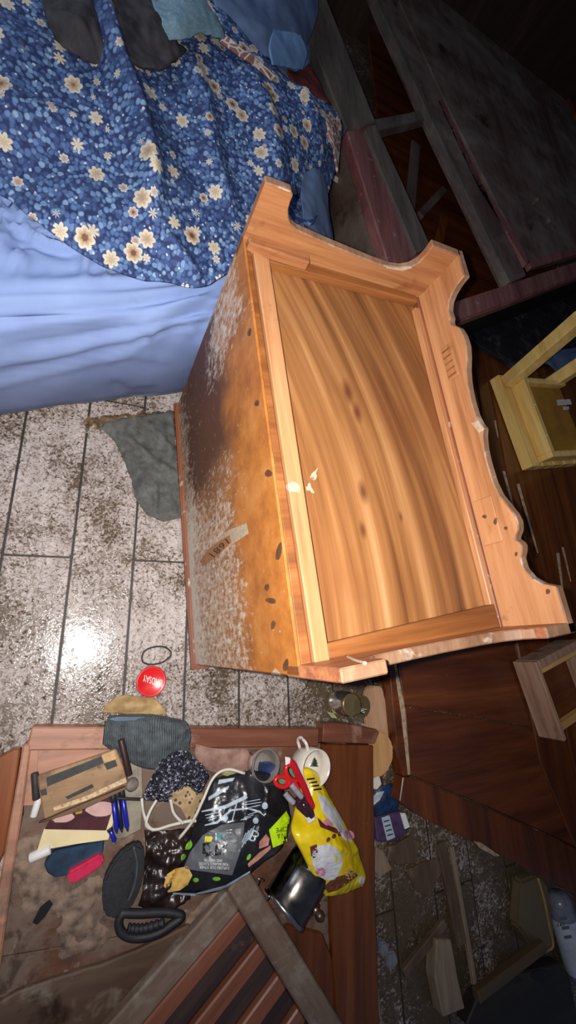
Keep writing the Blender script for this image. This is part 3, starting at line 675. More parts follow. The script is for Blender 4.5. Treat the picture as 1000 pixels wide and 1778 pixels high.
PZ = 0.08
pan = thing('fallen_wardrobe', 'glossy mahogany wardrobe front lying flat under the pine table', 'wardrobe', W(860, 1250, 0))
slab('panel', [(692, 1158), (703, 1224), (926, 1260), (897, 1116), (850, 800), (818, 600), (720, 640), (640, 900)], PZ-0.006, 0.05, M['mahog'], pan, 0.002)
slab('panel', [(703.5, 1228), (713, 1346), (850, 1402), (1000, 1470), (1000, 1420), (936, 1322), (927, 1264)], PZ-0.006, 0.05, M['mahog'], pan, 0.002)
slab('stile', [(818, 598), (833, 596), (860, 720), (890, 880), (934, 1010), (948, 1110), (986, 1292), (1030, 1480), (1000, 1472), (938, 1322), (898, 1116), (852, 800)], PZ+0.004, 0.06, M['mahog_red'], pan, 0.004)
slab('panel', [(835, 596), (1060, 640), (1120, 900), (1110, 1200), (1080, 1480), (1036, 1480), (988, 1292), (950, 1110), (936, 1010), (892, 880), (862, 720)], PZ-0.003, 0.05, M['mahog_y'], pan, 0.002)
slab('bottom_rail', [(700, 1349), (714, 1349), (850, 1405), (1000, 1473), (1100, 1505), (1110, 1620), (1000, 1553), (880, 1490), (734, 1420), (694, 1392)], PZ+0.001, 0.055, M['mahog_red'], pan, 0.003)
slab('stile', [(620, 1000), (686, 1140), (701, 1226), (711, 1347), (700, 1348), (690, 1300), (675, 1150), (610, 1005)], PZ-0.002, 0.06, M['mahog'], pan, 0.002)
slab('worn_edge', [(684, 1152), (688, 1150), (703, 1227), (713, 1345), (709, 1346), (697, 1240)], PZ+0.0005, 0.01, M['pale_edge'], pan, 0.001)
slab('worn_edge', [(700, 1224), (800, 1238), (928, 1260), (928, 1262), (800, 1241), (700, 1226)], PZ-0.003, 0.01, M['mahog_red'], pan, 0.0006)
for (p0, p1, w_) in (((873, 818), (905, 930), 4), ((897, 840), (935, 960), 5), ((858, 730), (866, 760), 3), ((966, 960), (980, 1040), 5), ((975, 950), (992, 1010), 4)):
    slab('scratch', [p0, (p0[0]+w_, p0[1]), p1, (p1[0]-w_*.4, p1[1])], PZ+0.006 if p0[0] < 900 else PZ-0.002, 0.002, M['pale_edge'], pan, 0.0)
slab('paint_flake', [(822, 1460), (835, 1463), (868, 1486), (860, 1487), (835, 1474)], PZ+0.003, 0.004, M['pale_edge'], pan, 0.0)

# wardrobe frame on its back, further away
ZW = 0.45
wr_ = thing('wardrobe', 'dusty dark wardrobe lying on its back with open frame', 'wardrobe', W(800, 300, 0))
slab('left_rail', [(488, -60), (548, -60), (568, 0), (652, 210), (628, 222), (601, 222)], ZW, 0.06, M['silt'], wr_, 0.006)
slab('left_rail', [(602, 226), (652, 214), (700, 320), (750, 432), (712, 450), (678, 470)], ZW-0.01, 0.06, M['dusty_red'], wr_, 0.006)
slab('left_rail_step', [(634, 226), (652, 216), (700, 320), (748, 428), (722, 440), (668, 310)], ZW+0.006, 0.03, M['silt'], wr_, 0.003)
slab('left_rail_foot', [(600, 222), (616, 226), (694, 462), (676, 470)], ZW-0.02, 0.3, M['dusty'], wr_, 0.004)
slab('middle_rail', [(640, -40), (672, -40), (688, 0), (780, 200), (914, 478), (888, 490), (745, 195), (657, 0)], ZW, 0.07, M['dusty'], wr_, 0.004)
slab('middle_rail_edge', [(654, 0), (662, 0), (750, 195), (892, 487), (885, 490), (743, 196)], ZW+0.003, 0.05, M['silt'], wr_, 0.002)  # paler strip paints the highlight along the rail's left edge
slab('cross_rail', [(640, 208), (712, 195), (740, 186), (748, 204), (710, 214), (648, 228)], ZW-0.03, 0.05, M['silt'], wr_, 0.004)
slab('door', [(692, -40), (692, 0), (785, 200), (922, 466), (1040, 436), (1040, 260), (930, 60), (880, -40)], ZW-0.015, 0.03, M['dusty'], wr_, 0.003)
slab('door_stile', [(898, -40), (950, -40), (1060, 180), (1060, 300), (1000, 200)], ZW+0.005, 0.04, M['mahog'], wr_, 0.004)
slab('door_moulding', [(760, 175), (768, 170), (838, 320), (922, 455), (914, 460), (828, 322)], ZW+0.0, 0.03, M['dusty_red'], wr_, 0.003)
slab('door_moulding', [(916, 452), (1040, 418), (1040, 430), (922, 466)], ZW+0.0, 0.03, M['dusty_red'], wr_, 0.003)
kp = W(928, 352, ZW)
kn = lathe('knob', [(0, 0.0), (0.012, 0.0), (0.010, 0.014), (0.02, 0.026), (0.022, 0.036), (0.014, 0.046), (0, 0.048)], kp-Vector((0, 0, 0.014)), (0, 0, 1), M['silt'], wr_, 16)
kp = W(948, 388, ZW)
lathe('knob', [(0, 0.0), (0.012, 0.0), (0.010, 0.014), (0.02, 0.026), (0.022, 0.036), (0.014, 0.046), (0, 0.048)], kp-Vector((0, 0, 0.014)), (0, 0, 1), M['silt'], wr_, 16)
slab('bottom_rail', [(787, 528), (792, 522), (885, 492), (1040, 440), (1040, 468), (900, 520), (800, 557), (790, 548)], ZW+0.004, 0.06, M['dusty_red'], wr_, 0.008, 2)
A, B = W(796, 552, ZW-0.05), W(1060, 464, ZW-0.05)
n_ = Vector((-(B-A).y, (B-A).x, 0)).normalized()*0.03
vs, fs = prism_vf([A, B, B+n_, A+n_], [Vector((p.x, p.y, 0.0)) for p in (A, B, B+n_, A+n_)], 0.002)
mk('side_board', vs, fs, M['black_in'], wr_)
slab('mouldy_board', [(806, 575), (840, 540), (1000, 490), (1060, 520), (1060, 615), (960, 632), (900, 640), (828, 596)], 0.12, 0.03, wood('black_mouldy_board', [(16, 15, 16), (30, 29, 32), (48, 47, 52)], 0, 3, 9, 0.45, overlay=(((78, 80, 86), 7, 0.54, 0.7, 0.6),)), wr_, 0.003)
slab('back_board', [(640, 60), (700, -10), (860, 120), (1000, 380), (960, 480), (800, 540), (690, 500)], 0.10, 0.02, M['mahog'], wr_, 0.002)
bar('loose_slat', W(700, 480, 0.12), W(722, 250, 0.16), 0.07, 0.02, M['silt'], wr_)
bar('loose_slat', W(742, 520, 0.13), W(770, 380, 0.14), 0.06, 0.02, M['mahog_y'], wr_)
bar('loose_slat', W(728, 375, 0.13), W(770, 330, 0.14), 0.05, 0.03, M['dusty'], wr_)
M['black'] = plain('matt_black', (10, 10, 11), 0.5, var=0.1)
tag(slab('tile_square', [(592, 398), (622, 380), (640, 418), (612, 432)], 0.02, 0.02, M['black'], None, 0.001), 'small black square board on the floor past the chest', 'board')  # black slab painting the unlit gap past the chest
tag(cloth('paper_scrap', [[(578, 312, .30), (590, 320, .28)], [(581, 303, .31), (596, 314, .29)]], plain('grubby_white_paper', (196, 190, 184), 0.7), 6, 6, 0.002, 0.004, 9), 'scrap of white paper at the bed corner', 'paper')

# upturned pine side table
M['pine_lt'] = wood('light_pine', [(196, 150, 78), (222, 180, 102), (236, 200, 124), (240, 208, 138)], 1, 1.2, 20, 0.4, overlay=(((160, 116, 62), 22, 0.70, 0.76, 0.5),))
M['ply'] = plain('plywood', (158, 112, 40), 0.5, var=0.08, scale=8)
M['ply_edge'] = M['pine_lt']
M['sticker'] = plain('white_sticker', (214, 208, 200), 0.5, var=0.05)
zt = 0.145
N0 = W(924, 810, zt); N1 = W(865, 650, zt)
ey_ = (N1-N0); Ls = ey_.length; rz = math.atan2(ey_.y, ey_.x)-math.pi/2
st = thing('side_table', 'small light pine table lying upside down on the dark panel', 'table', (N0.x, N0.y, PZ), rz)
t0 = zt-PZ
boxl('tabletop_board', (0, 0, 0), (0.10, Ls, t0), M['pine_lt'], st, 0.004)
for i in range(4): boxl('tabletop_board', (0.102+i*0.11, 0, 0), (0.21+i*0.11, Ls, t0), M['pine_lt'], st, 0.004)
boxl('apron_rail', (0.075, 0.055, t0), (0.11, Ls-0.075, t0+0.085), M['pine_lt'], st, 0.003)
boxl('apron_rail', (0.075, 0.02, t0), (0.50, 0.055, t0+0.085), M['pine_lt'], st, 0.003)
boxl('apron_rail', (0.11, Ls-0.10, t0), (0.50, Ls-0.07, t0+0.085), M['pine_lt'], st, 0.003)
pp = boxl('plywood_shelf', (0.118, 0.058, t0+0.03), (0.50, Ls-0.102, t0+0.045), M['ply'], st, 0.001)
for (fy) in (0.14, 0.32):
    lathe('screw', [(0, 0), (0.006, 0), (0.005, 0.002), (0, 0.003)], WM[st] @ Vector((0.092, fy*Ls/0.55, t0+0.085)), (0, 0, 1), M['sticker'], st, 10)
sb = bvh_of(pp)
decal('sticker', [(966, 694), (990, 693), (993, 702), (968, 704)], sb, M['sticker'], st, 0.002, 0.19)
decal('sticker', [(977, 706), (988, 706), (988, 711), (978, 712)], sb, M['sticker'], st, 0.002, 0.19)
def leg(n, a, b):
    bar('leg', a, b, 0.075, 0.075, M['pine_lt'], st, (0.3, 0.2, 1), 0.004)
zA = Vector((0.055, Ls-0.055, t0))
leg(0, WM[st] @ zA, WM[st] @ (zA+Vector((0.02, 0.09, 0.46))))
leg(1, WM[st] @ Vector((0.45, 0.06, t0)), WM[st] @ Vector((0.52, 0.0, t0+0.46)))
leg(2, WM[st] @ Vector((0.45, Ls-0.06, t0)), WM[st] @ Vector((0.52, Ls, t0+0.46)))
# pale blue-grey thing seen behind the leg
tag(cloth('cloth_bundle', [[(975, 652, .12), (1000, 650, .12), (1050, 650, .12)], [(950, 630, .13), (1000, 618, .16), (1050, 620, .14)], [(905, 620, .10), (990, 605, .14), (1050, 600, .12)]], M['grey_sheet'], 24, 18, 0.01, 0.01, 8), 'grey blue cloth bundle behind the light pine table', 'cloth')

# broken drawer at the right edge
M['raw'] = wood('raw_grey_pink_wood', [(128, 92, 74), (166, 128, 106), (190, 158, 136)], 1, 2, 26, 0.6, overlay=(((90, 66, 52), 10, 0.6, 0.72, 0.6),))
M['ply_y'] = wood('splintered_plywood', [(170, 122, 62), (206, 158, 92), (222, 182, 120)], 0, 2, 40, 0.6)
c0 = W(930, 1150, 0.20); c1 = W(980, 1288, 0.20)
ed = (c1-c0); Ld = ed.length; rz = math.atan2(ed.y, ed.x)+math.pi/2
dr = thing('drawer', 'broken raw wood drawer standing at the right edge of the dark panel', 'drawer', (c0.x, c0.y, PZ+0.003), rz)
hd = 0.117
boxl('side_board', (0, -Ld, 0), (0.022, 0, hd), M['raw'], dr, 0.003)
boxl('back_board', (0.022, -0.035, 0), (0.36, 0, hd), M['raw'], dr, 0.003)
boxl('plywood_strip', (0.022, -0.06, 0), (0.36, -0.037, hd-0.01), M['ply_y'], dr, 0.003)
boxl('base_board', (0.022, -Ld, 0), (0.36, -0.06, 0.02), M['mahog'], dr, 0.002)
boxl('side_board', (0.34, -Ld, 0.0205), (0.36, -0.062, hd-0.02), M['raw'], dr, 0.003)
boxl('front_board', (0.0225, -Ld, 0.021), (0.338, -Ld+0.03, 0.06), M['ply_y'], dr, 0.004)
# ================================================================== MUDDY CABINET BACK ON THE FLOOR (carries the clutter)
MUD = ((112, 94, 80), 6, 0.42, 0.58, 0.75); MUD2 = ((78, 60, 48), 20, 0.52, 0.64, 0.5)
M['redwood'] = wood('muddy_red_wood', [(70, 42, 30), (98, 62, 46), (124, 84, 66)], 0, 1.2, 12, 0.4, overlay=(MUD, ((150, 128, 112), 14, 0.62, 0.72, 0.8), MUD2))
M['redwood_rail'] = wood('red_wood_rail', [(84, 46, 32), (112, 66, 48), (136, 88, 68)], 0, 1.2, 16, 0.35, overlay=(((150, 112, 94), 8, 0.56, 0.70, 0.7),))
M['stile_gloss'] = wood('glossy_brown_stile', [(58, 27, 11), (94, 48, 20), (124, 70, 32)], 1, 0.9, 12, 0.22, overlay=(((128, 92, 68), 16, 0.66, 0.76, 0.6),))
M['tan_board'] = wood('tan_pink_board', [(136, 92, 72), (168, 118, 94), (186, 138, 112)], 0, 1.5, 16, 0.5, overlay=(((120, 96, 80), 9, 0.58, 0.7, 0.7),))
M['orange_wood'] = wood('orange_brown_plank', [(96, 48, 24), (130, 74, 42), (158, 100, 66)], 1, 1.0, 14, 0.3)
M['mudwood'] = wood('mud_smeared_board', [(62, 44, 34), (88, 66, 52), (112, 90, 74)], 0, 1.4, 8, 0.6, overlay=(((120, 106, 92), 10, 0.58, 0.70, 0.8), ((52, 30, 20), 6, 0.60, 0.7, 0.3)))
BZ = 0.06
O_ = W(55, 1262, BZ); bd = thing('cabinet_back', 'muddy red brown cabinet back lying on the floor under the clutter', 'cabinet', (O_.x, O_.y, 0), math.radians(-6.5))
BWd = 1.135
boxl('panel', (0.03, -0.50, 0.012), (BWd-0.11, -0.05, 0.040), M['redwood'], bd, 0.002)
boxl('panel', (0.03, -1.12, 0.012), (BWd-0.11, -0.502, 0.038), M['redwood'], bd, 0.002)
boxl('top_rail', (0.0, -0.058, 0), (0.255, 0, BZ), M['tan_board'], bd, 0.004)
boxl('top_rail', (0.256, -0.058, 0), (0.90, 0, BZ-0.002), M['redwood_rail'], bd, 0.004)
slab('top_rail_end', [(562, 1256), (600, 1256), (654, 1266), (659, 1272), (651, 1292), (560, 1289)], BZ+0.004, 0.06, M['redwood_rail'], bd, 0.003)
slab('right_stile', [(560, 1292), (649, 1294), (650, 1400), (652, 1560), (660, 1790), (648, 1800), (585, 1800), (575, 1600), (572, 1440)], BZ, 0.055, M['stile_gloss'], bd, 0.004)
slab('left_stile', [(40, 1292), (54, 1292), (40, 1400), (16, 1560), (0, 1680), (-60, 1900), (-80, 1900), (-6, 1560)], BZ+0.002, 0.06, M['tan_board'], bd, 0.004)
slab('tan_board', [(52, 1292), (172, 1290), (160, 1340), (150, 1395), (40, 1400)], 0.046, 0.012, M['tan_board'], bd, 0.002)
slab('lower_board', [(-30, 1752), (60, 1712), (150, 1682), (240, 1650), (330, 1606), (400, 1650), (380, 1850), (-60, 1900)], 0.055, 0.02, M['mudwood'], bd, 0.004, rough_edge=0.004)
slab('lower_board', [(440, 1640), (500, 1605), (560, 1620), (584, 1680), (590, 1850), (520, 1850)], 0.052, 0.014, M['stile_gloss'], bd, 0.004)
mudm = plain('dried_pale_mud', (128, 106, 90), 0.7, var=0.22, scale=40, bmp=0.6)
nu_, nv_ = 110, 90; vs = []
for j in range(nv_+1):
    for i in range(nu_+1):
        P = W(10+560*i/nu_, 1420+340*j/nv_, 0.045); e_ = min(i, nu_-i, j, nv_-j)/8.0
        n_ = fbm(Vector((P.x*7, P.y*9, 3.3)), 5)*0.5+0.12*mn.noise(Vector((P.x*40, P.y*40, 1)))
        vs.append(Vector((P.x, P.y, 0.036+min(0.012, max(-0.006, (n_-0.05-0.3*max(0, 1-e_))*0.045)))))
fs = [(j*(nu_+1)+i, (j+1)*(nu_+1)+i, (j+1)*(nu_+1)+i+1, j*(nu_+1)+i+1) for j in range(nv_) for i in range(nu_)]
mk('mud_crust', vs, fs, mudm, bd, smooth=True)['kind'] = 'stuff'
slab('hole', [(70, 1575), (86, 1562), (92, 1570), (78, 1592), (64, 1606), (56, 1602)], 0.0462, 0.002, M['black'], bd, 0.0, rough_edge=0.003)
tag(slab('plank', [(-30, 1330), (24, 1300), (36, 1300), (30, 1340), (8, 1480), (-30, 1560)], 0.045, 0.04, M['orange_wood'], None, 0.004), 'orange brown plank at the left edge beside the cabinet back', 'plank')

# louvred shutter door
SZ = 0.15
C0, C1, C2 = W(430, 1508, SZ), W(567, 1732, SZ), W(200, 1750, SZ)
ex_ = (C1-C0).normalized(); rz = math.atan2(ex_.y, ex_.x)
sh = thing('shutter_door', 'muddy louvred shutter door lying across the lower clutter', 'shutter', (C0.x, C0.y, 0), rz)
M['slat_red'] = wood('red_brown_slat', [(92, 52, 36), (122, 72, 52), (144, 92, 70)], 1, 1.2, 16, 0.4, overlay=(((104, 88, 76), 12, 0.56, 0.72, 0.7),))
M['slat_dark'] = wood('dark_slat', [(34, 24, 24), (54, 38, 36), (78, 58, 50)], 1, 1.2, 16, 0.5, overlay=(((92, 76, 66), 12, 0.6, 0.72, 0.7),))  # dark tone for the shaded louvre gaps, also on backing and blocks
M['frame_mud'] = wood('mud_covered_frame', [(84, 66, 54), (108, 88, 74), (132, 112, 98)], 1, 2, 14, 0.6, overlay=(((128, 118, 106), 14, 0.5, 0.66, 0.8), ((70, 40, 30), 9, 0.6, 0.7, 0.5)))
M['frame_mud_x'] = wood('mud_covered_frame_rail', [(84, 66, 54), (108, 88, 74), (132, 112, 98)], 0, 2, 14, 0.6, overlay=(((128, 118, 106), 14, 0.5, 0.66, 0.8), ((70, 40, 30), 9, 0.6, 0.7, 0.5)))
z0 = 0.064
LX = 0.62
boxl('top_rail', (0, -0.07, SZ-0.035), (LX, 0, SZ), M['frame_mud_x'], sh, 0.005)
boxl('stile', (0, -0.95, SZ-0.035), (0.062, -0.0705, SZ), M['frame_mud'], sh, 0.005)
boxl('stile', (LX-0.062, -0.95, SZ-0.035), (LX, -0.0705, SZ), M['frame_mud'], sh, 0.005)
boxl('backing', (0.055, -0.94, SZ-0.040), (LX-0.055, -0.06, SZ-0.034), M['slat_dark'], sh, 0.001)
ns = 7; x = 0.066
while x < LX-0.1:
    boxl('slat', (x, -0.94, SZ-0.033), (x+0.042, -0.0715, SZ-0.006), M['slat_red'], sh, 0.004)
    boxl('slat', (x+0.044, -0.94, SZ-0.034), (x+0.098, -0.0715, SZ-0.022), M['slat_dark'], sh, 0.004)  # dark strip paints the shade in the gap between louvres
    x += 0.102
for (fx, fy) in ((0.03, -0.03), (LX-0.03, -0.03), (LX-0.03, -0.4)):
    boxl('support_block', (fx-0.02, fy-0.02, z0-0.002), (fx+0.02, fy+0.02, SZ-0.036), M['slat_dark'], sh, 0.003)
# ================================================================== LOOSE THINGS
M['red'] = plain('red_lacquer', (206, 28, 32), 0.25, var=0.04)
M['red_dk'] = plain('dark_red_plastic', (176, 22, 34), 0.3, var=0.05)
M['white'] = plain('white_print', (226, 222, 218), 0.5, var=0.03)
M['rubber'] = plain('black_rubber', (30, 29, 33), 0.6, var=0.15, scale=60, bmp=0.1)
M['soft_black'] = plain('black_foam', (34, 33, 38), 0.6, var=0.15, scale=80, bmp=0.2)
def knit():
    m, t, b = newmat('wet_grey_knit', 0.55, 0.3); uv = nd(t, 'ShaderNodeTexCoord').outputs['UV']
    wv = nd(t, 'ShaderNodeTexWave', {'Vector': uv, 'Scale': 55.0, 'Distortion': 2.5, 'Detail': 2.0}); n = noise(t, uv, 40, 4)
    c = mix(t, math_(t, 'MULTIPLY', wv.outputs['Fac'], 0.3), ramp(t, n, [(0.3, (56, 62, 66)), (0.7, (94, 100, 102))]), (112, 120, 124))
    setc(t, b, c); bump(t, b, math_(t, 'ADD', wv.outputs['Fac'], n), 0.8, 0.004); return m
M['wool_wet'] = knit()
M['floor_rag'] = fabric('wet_charcoal_cloth', (62, 62, 60), (98, 98, 94), 30, 0.6, 0.6, 380)
M['tan_cloth'] = fabric('wet_tan_cloth', (140, 112, 74), (190, 160, 112), 20, 0.6, 0.4, 160)

# red tin lid and hair tie
c = W(262, 1183, 0.0)
lid = thing('tin_lid', 'red round tin lid with white lettering lying on wet tiles', 'lid', c)
lo = lathe('disc', [(0, 0), (0.043, 0), (0.0455, 0.003), (0.0455, 0.010), (0.043, 0.012), (0.040, 0.010), (0, 0.010)], c, (0, 0, 1), M['red'], lid, 40)
lb = bvh_of(lo)
lettering('lettering', 'LINDSAY', [(282, 1181), (249, 1171), (248, 1183), (281, 1194)], lb, M['white'], lo, 0.002, 0.01)
vs, fs = tube_vf([c+Vector((0.0445*math.cos(a), 0.0445*math.sin(a), 0.0105)) for a in [2*math.pi*k/40 for k in range(40)]], 0.0022, 6, True)
mk('rim', vs, fs, M['red_dk'], lid, smooth=True)
tag(tube('hair_tie', [W(*p, 0.003) for p in ell(271, 1138, 26, 15, -0.22, 14, 0.03)], 0.0026, M['rubber'], None, 70, 8, True), 'thin dark elastic hair tie above the red lid', 'hair tie')

# cloths on the floor
o = cloth('wet_cloth', [[(168, 741, .012), (210, 728, .03), (250, 722, .03), (300, 714, .03)], [(186, 752, .012), (225, 768, .02), (262, 772, .02), (305, 775, .02)], [(205, 775, .008), (238, 810, .02), (270, 820, .018), (309, 825, .015)], [(228, 832, .008), (250, 850, .018), (278, 858, .016), (313, 862, .012)], [(236, 868, .006), (255, 892, .008), (280, 905, .008), (316, 900, .008)]], M['floor_rag'], 60, 60, 0.004, 0.008, 16, floor=0.004, edge=0.006,
          ridges=[([(215, 760, 0), (260, 800, 0), (310, 830, 0)], 0.012, 0.012), ([(255, 740, 0), (300, 790, 0)], 0.01, 0.012), ([(270, 840, 0), (268, 895, 0)], 0.008, 0.01)])
tag(o, 'wet charcoal grey cloth on the tiles against the chest', 'cloth')
o = cloth('rag', [[(178, 1238, .008), (225, 1240, .02), (290, 1240, .01)], [(185, 1222, .01), (230, 1222, .035), (285, 1228, .015)], [(198, 1212, .006), (235, 1208, .014), (275, 1216, .008)]], M['tan_cloth'], 34, 20, 0.004, 0.006, 18, floor=0.004, edge=0.006)
tag(o, 'muddy tan rag on the tiles below the red lid', 'cloth')
o = cloth('knitted_sock', [[(178, 1292, .075), (215, 1318, .075), (255, 1335, .075), (300, 1330, .075), (330, 1300, .072)], [(180, 1270, .085), (215, 1285, .095), (255, 1295, .10), (300, 1290, .095), (332, 1275, .075)], [(184, 1252, .078), (215, 1252, .09), (255, 1255, .095), (300, 1258, .09), (328, 1260, .075)], [(190, 1242, .068), (220, 1240, .072), (260, 1240, .075), (300, 1246, .07), (322, 1252, .066)]], M['wool_wet'], 50, 34, 0.006, 0.006, 22, fine=0.006)
tag(o, 'grey ribbed knitted cloth over the cabinet back rim', 'cloth')
M['glitter'] = None
def glitter_mat():
    m, t, b = newmat('wet_sparkling_mesh', 0.18, 0.9)
    v = coords(t); n = nd(t, 'ShaderNodeTexVoronoi', {'Vector': v, 'Scale': 210.0}); r = nd(t, 'ShaderNodeSeparateColor', {0: n.outputs['Color']}).outputs[0]
    setc(t, b, ramp(t, r, [(0.5, (44, 44, 52)), (0.8, (92, 90, 110)), (0.95, (190, 186, 204))]))
    bump(t, b, n.outputs['Distance'], 1.0, 0.01); return m
M['glitter'] = glitter_mat()
o = cloth('scouring_mesh', [[(246, 1388, .075), (275, 1392, .082), (305, 1390, .082), (350, 1375, .07)], [(256, 1362, .085), (285, 1360, .10), (318, 1358, .10), (362, 1350, .08)], [(270, 1335, .085), (295, 1330, .10), (325, 1330, .098), (355, 1332, .08)], [(285, 1312, .082), (305, 1304, .09), (325, 1304, .088), (342, 1318, .078)]], M['glitter'], 60, 50, 0.004, 0.006, 26, fine=0.007)
tag(o, 'wet sparkling grey mesh cloth beside the white cable', 'cloth')
def leop():
    m, t, b = newmat('tan_spotted_cloth', 0.7); v = coords(t); n = nd(t, 'ShaderNodeTexVoronoi', {'Vector': v, 'Scale': 66.0})
    setc(t, b, ramp(t, n.outputs['Distance'], [(0.28, (74, 66, 64)), (0.36, (178, 150, 110)), (0.8, (166, 136, 96))])); return m
o = cloth('spotted_scrap', [[(292, 1392, .085), (312, 1402, .10), (326, 1424, .085), (338, 1428, .085)], [(300, 1376, .10), (322, 1380, .105), (336, 1398, .10), (350, 1400, .09)], [(312, 1374, .095), (324, 1364, .098), (340, 1376, .10), (354, 1378, .09)]], leop(), 24, 24, 0.004, 0.005, 22)
tag(o, 'tan cloth scrap with dark spots next to the black pouch', 'cloth')
tag(cloth('rag', [[(340, 1292, .07), (380, 1300, .07), (430, 1300, .07)], [(338, 1310, .066), (385, 1325, .075), (440, 1325, .07)], [(350, 1335, .06), (390, 1345, .062), (440, 1345, .06)]], fabric('pink_brown_sodden_rag', (116, 82, 72), (162, 130, 116), 26), 30, 20, 0.003, 0.006, 20, floor=0.044), 'pinkish brown sodden rag above the black pouch', 'cloth')

# papers, wallet and pens (upper left of the board)
M['cream'] = plain('cream_paper', (226, 206, 160), 0.6, var=0.05, scale=10)
M['photo'] = plain('dark_photo_print', (74, 38, 44), 0.3, var=0.2, scale=20)
M['photo_pink'] = plain('pink_photo_print', (206, 166, 158), 0.3, var=0.06, scale=30)
M['card_tan'] = wood('tan_cardboard', [(118, 88, 60), (148, 114, 80), (168, 134, 98)], 0, 4, 20, 0.6, overlay=(((98, 72, 50), 16, 0.52, 0.66, 0.6),))
M['card_dk'] = plain('charcoal_band', (44, 44, 42), 0.6, var=0.2, scale=60)
M['teal_dk'] = plain('dark_teal_cover', (28, 52, 76), 0.45, var=0.25, scale=25)
M['pink'] = plain('pink_rubber', (204, 34, 78), 0.45, var=0.06, scale=60)
tag(slab('folder', [(76, 1500), (92, 1478), (140, 1468), (181, 1458), (179, 1480), (158, 1500), (120, 1520), (95, 1524), (82, 1516)], 0.062, 0.016, M['teal_dk'], None, 0.003), 'dark teal covered notebook under the cream papers', 'notebook')
er = slab('eraser', [(116, 1516), (150, 1498), (176, 1482), (182, 1500), (155, 1520), (124, 1538), (119, 1532)], 0.082, 0.03, M['pink'], None, 0.006, 2)
tag(er, 'bright pink rubber block below the dark notebook', 'eraser')
env = slab('envelope', [(64, 1478), (76, 1440), (140, 1410), (205, 1378), (196, 1430), (188, 1458), (130, 1466)], 0.066, 0.003, M['cream'], None, 0.0005)
tag(env, 'cream paper envelope under the photograph', 'envelope')
ph = thing('photograph', 'damp photo print with pink shapes on cream paper', 'photo', W(140, 1420, 0.067))
p_ = slab('print', [(78, 1440), (88, 1420), (140, 1398), (202, 1368), (196, 1404), (184, 1442)], 0.069, 0.002, M['photo'], ph, 0.0004)
pb = bvh_of(p_)
decal('print_patch', ell(174, 1405, 24, 13, -0.1, 16, 0.08), pb, M['photo_pink'], ph, 0.0006)
decal('print_patch', ell(112, 1420, 18, 8, -0.25, 16, 0.08), pb, M['photo_pink'], ph, 0.0006)
decal('print_patch', [(130, 1408), (144, 1402), (142, 1412), (132, 1414)], pb, plain('ochre_print', (196, 142, 40), 0.4), ph, 0.0006)
decal('print_patch', [(88, 1422), (140, 1400), (150, 1400), (96, 1428)], pb, plain('mauve_print', (160, 128, 130), 0.4), ph, 0.0005)
wl = thing('card_wallet', 'tan and charcoal checked cardboard case on the papers', 'case', W(145, 1365, 0.07))
slab('cover', [(64, 1348), (130, 1325), (202, 1300), (226, 1362), (140, 1396), (76, 1424)], 0.094, 0.014, M['card_tan'], wl, 0.003)
slab('spine', [(76, 1425), (140, 1397), (226, 1363), (224, 1368), (140, 1408), (66, 1430)], 0.090, 0.018, plain('brown_spine', (104, 78, 54), 0.6), wl, 0.002)
wb = bvh_of(*wl.children)
decal('dark_band', [(80, 1350), (130, 1331), (176, 1313), (180, 1325), (130, 1346), (82, 1366)], wb, M['card_dk'], wl, 0.001)
decal('dark_band', [(180, 1326), (200, 1319), (204, 1330), (186, 1337)], wb, M['card_dk'], wl, 0.001)
decal('dark_band', [(113, 1384), (160, 1361), (163, 1367), (118, 1388)], wb, M['card_dk'], wl, 0.001)
decal('pale_band', [(92, 1402), (150, 1382), (218, 1350), (220, 1358), (150, 1390), (94, 1408)], wb, plain('frayed_card', (198, 170, 132), 0.7, var=0.2, scale=120), wl, 0.001)
decal('pale_band', [(176, 1312), (198, 1303), (202, 1318), (182, 1324)], wb, plain('light_tan_card', (192, 154, 104), 0.6), wl, 0.001)
decal('dark_band', [(70, 1372), (80, 1368), (82, 1380), (72, 1382)], wb, M['card_dk'], wl, 0.001)
M['grey_card'] = plain('sodden_grey_card', (142, 132, 116), 0.7, var=0.15, scale=30)
tag(slab('card', [(222, 1320), (246, 1316), (248, 1375), (245, 1440), (218, 1455), (190, 1460), (205, 1385)], 0.058, 0.008, M['grey_card'], None, 0.002), 'sodden grey card under the blue pens', 'card')
tag(slab('wood_strip', [(66, 1300), (150, 1290), (205, 1292), (208, 1300), (130, 1325), (64, 1345)], 0.052, 0.004, M['tan_board'], None, 0.001), 'thin tan board strip behind the checked case', 'board')
def stick(name, label, cat, a, b, r, mat, z0, z1, tip=None, group=None):
    A, B = W(a[0], a[1], z0), W(b[0], b[1], z1)
    th_ = thing(name, label, cat, Vector((A.x, A.y, z0-r)), 0, group)
    d = (B-A); L = d.length
    lathe('barrel', [(0, 0), (r, 0.001), (r, L*0.86), (r*0.8, L*0.9)] if tip else [(0, 0), (r*.9, 0), (r, .002), (r, L-.002), (r*.9, L), (0, L)], A, d, mat, th_, 12)
    if tip: lathe('tip', [(r*0.8, 0), (r*0.5, L*0.06), (r*0.15, L*0.1), (0, L*0.105)], A+d*0.9, d, tip, th_, 12)
    if tip: lathe('cap', [(r*1.01, 0), (r*1.18, 0.001), (r*1.18, L*0.2), (r*0.9, L*0.21), (0, L*0.212)], A-d*0.02, d, M['rubber'], th_, 12)
    return th_
M['pen_blue'] = plain('blue_plastic', (30, 36, 150), 0.25, var=0.05); M['navy'] = plain('navy_plastic', (22, 24, 60), 0.3)
M['steel'] = plain('brushed_steel', (176, 172, 168), 0.25, 1.0, var=0.05)
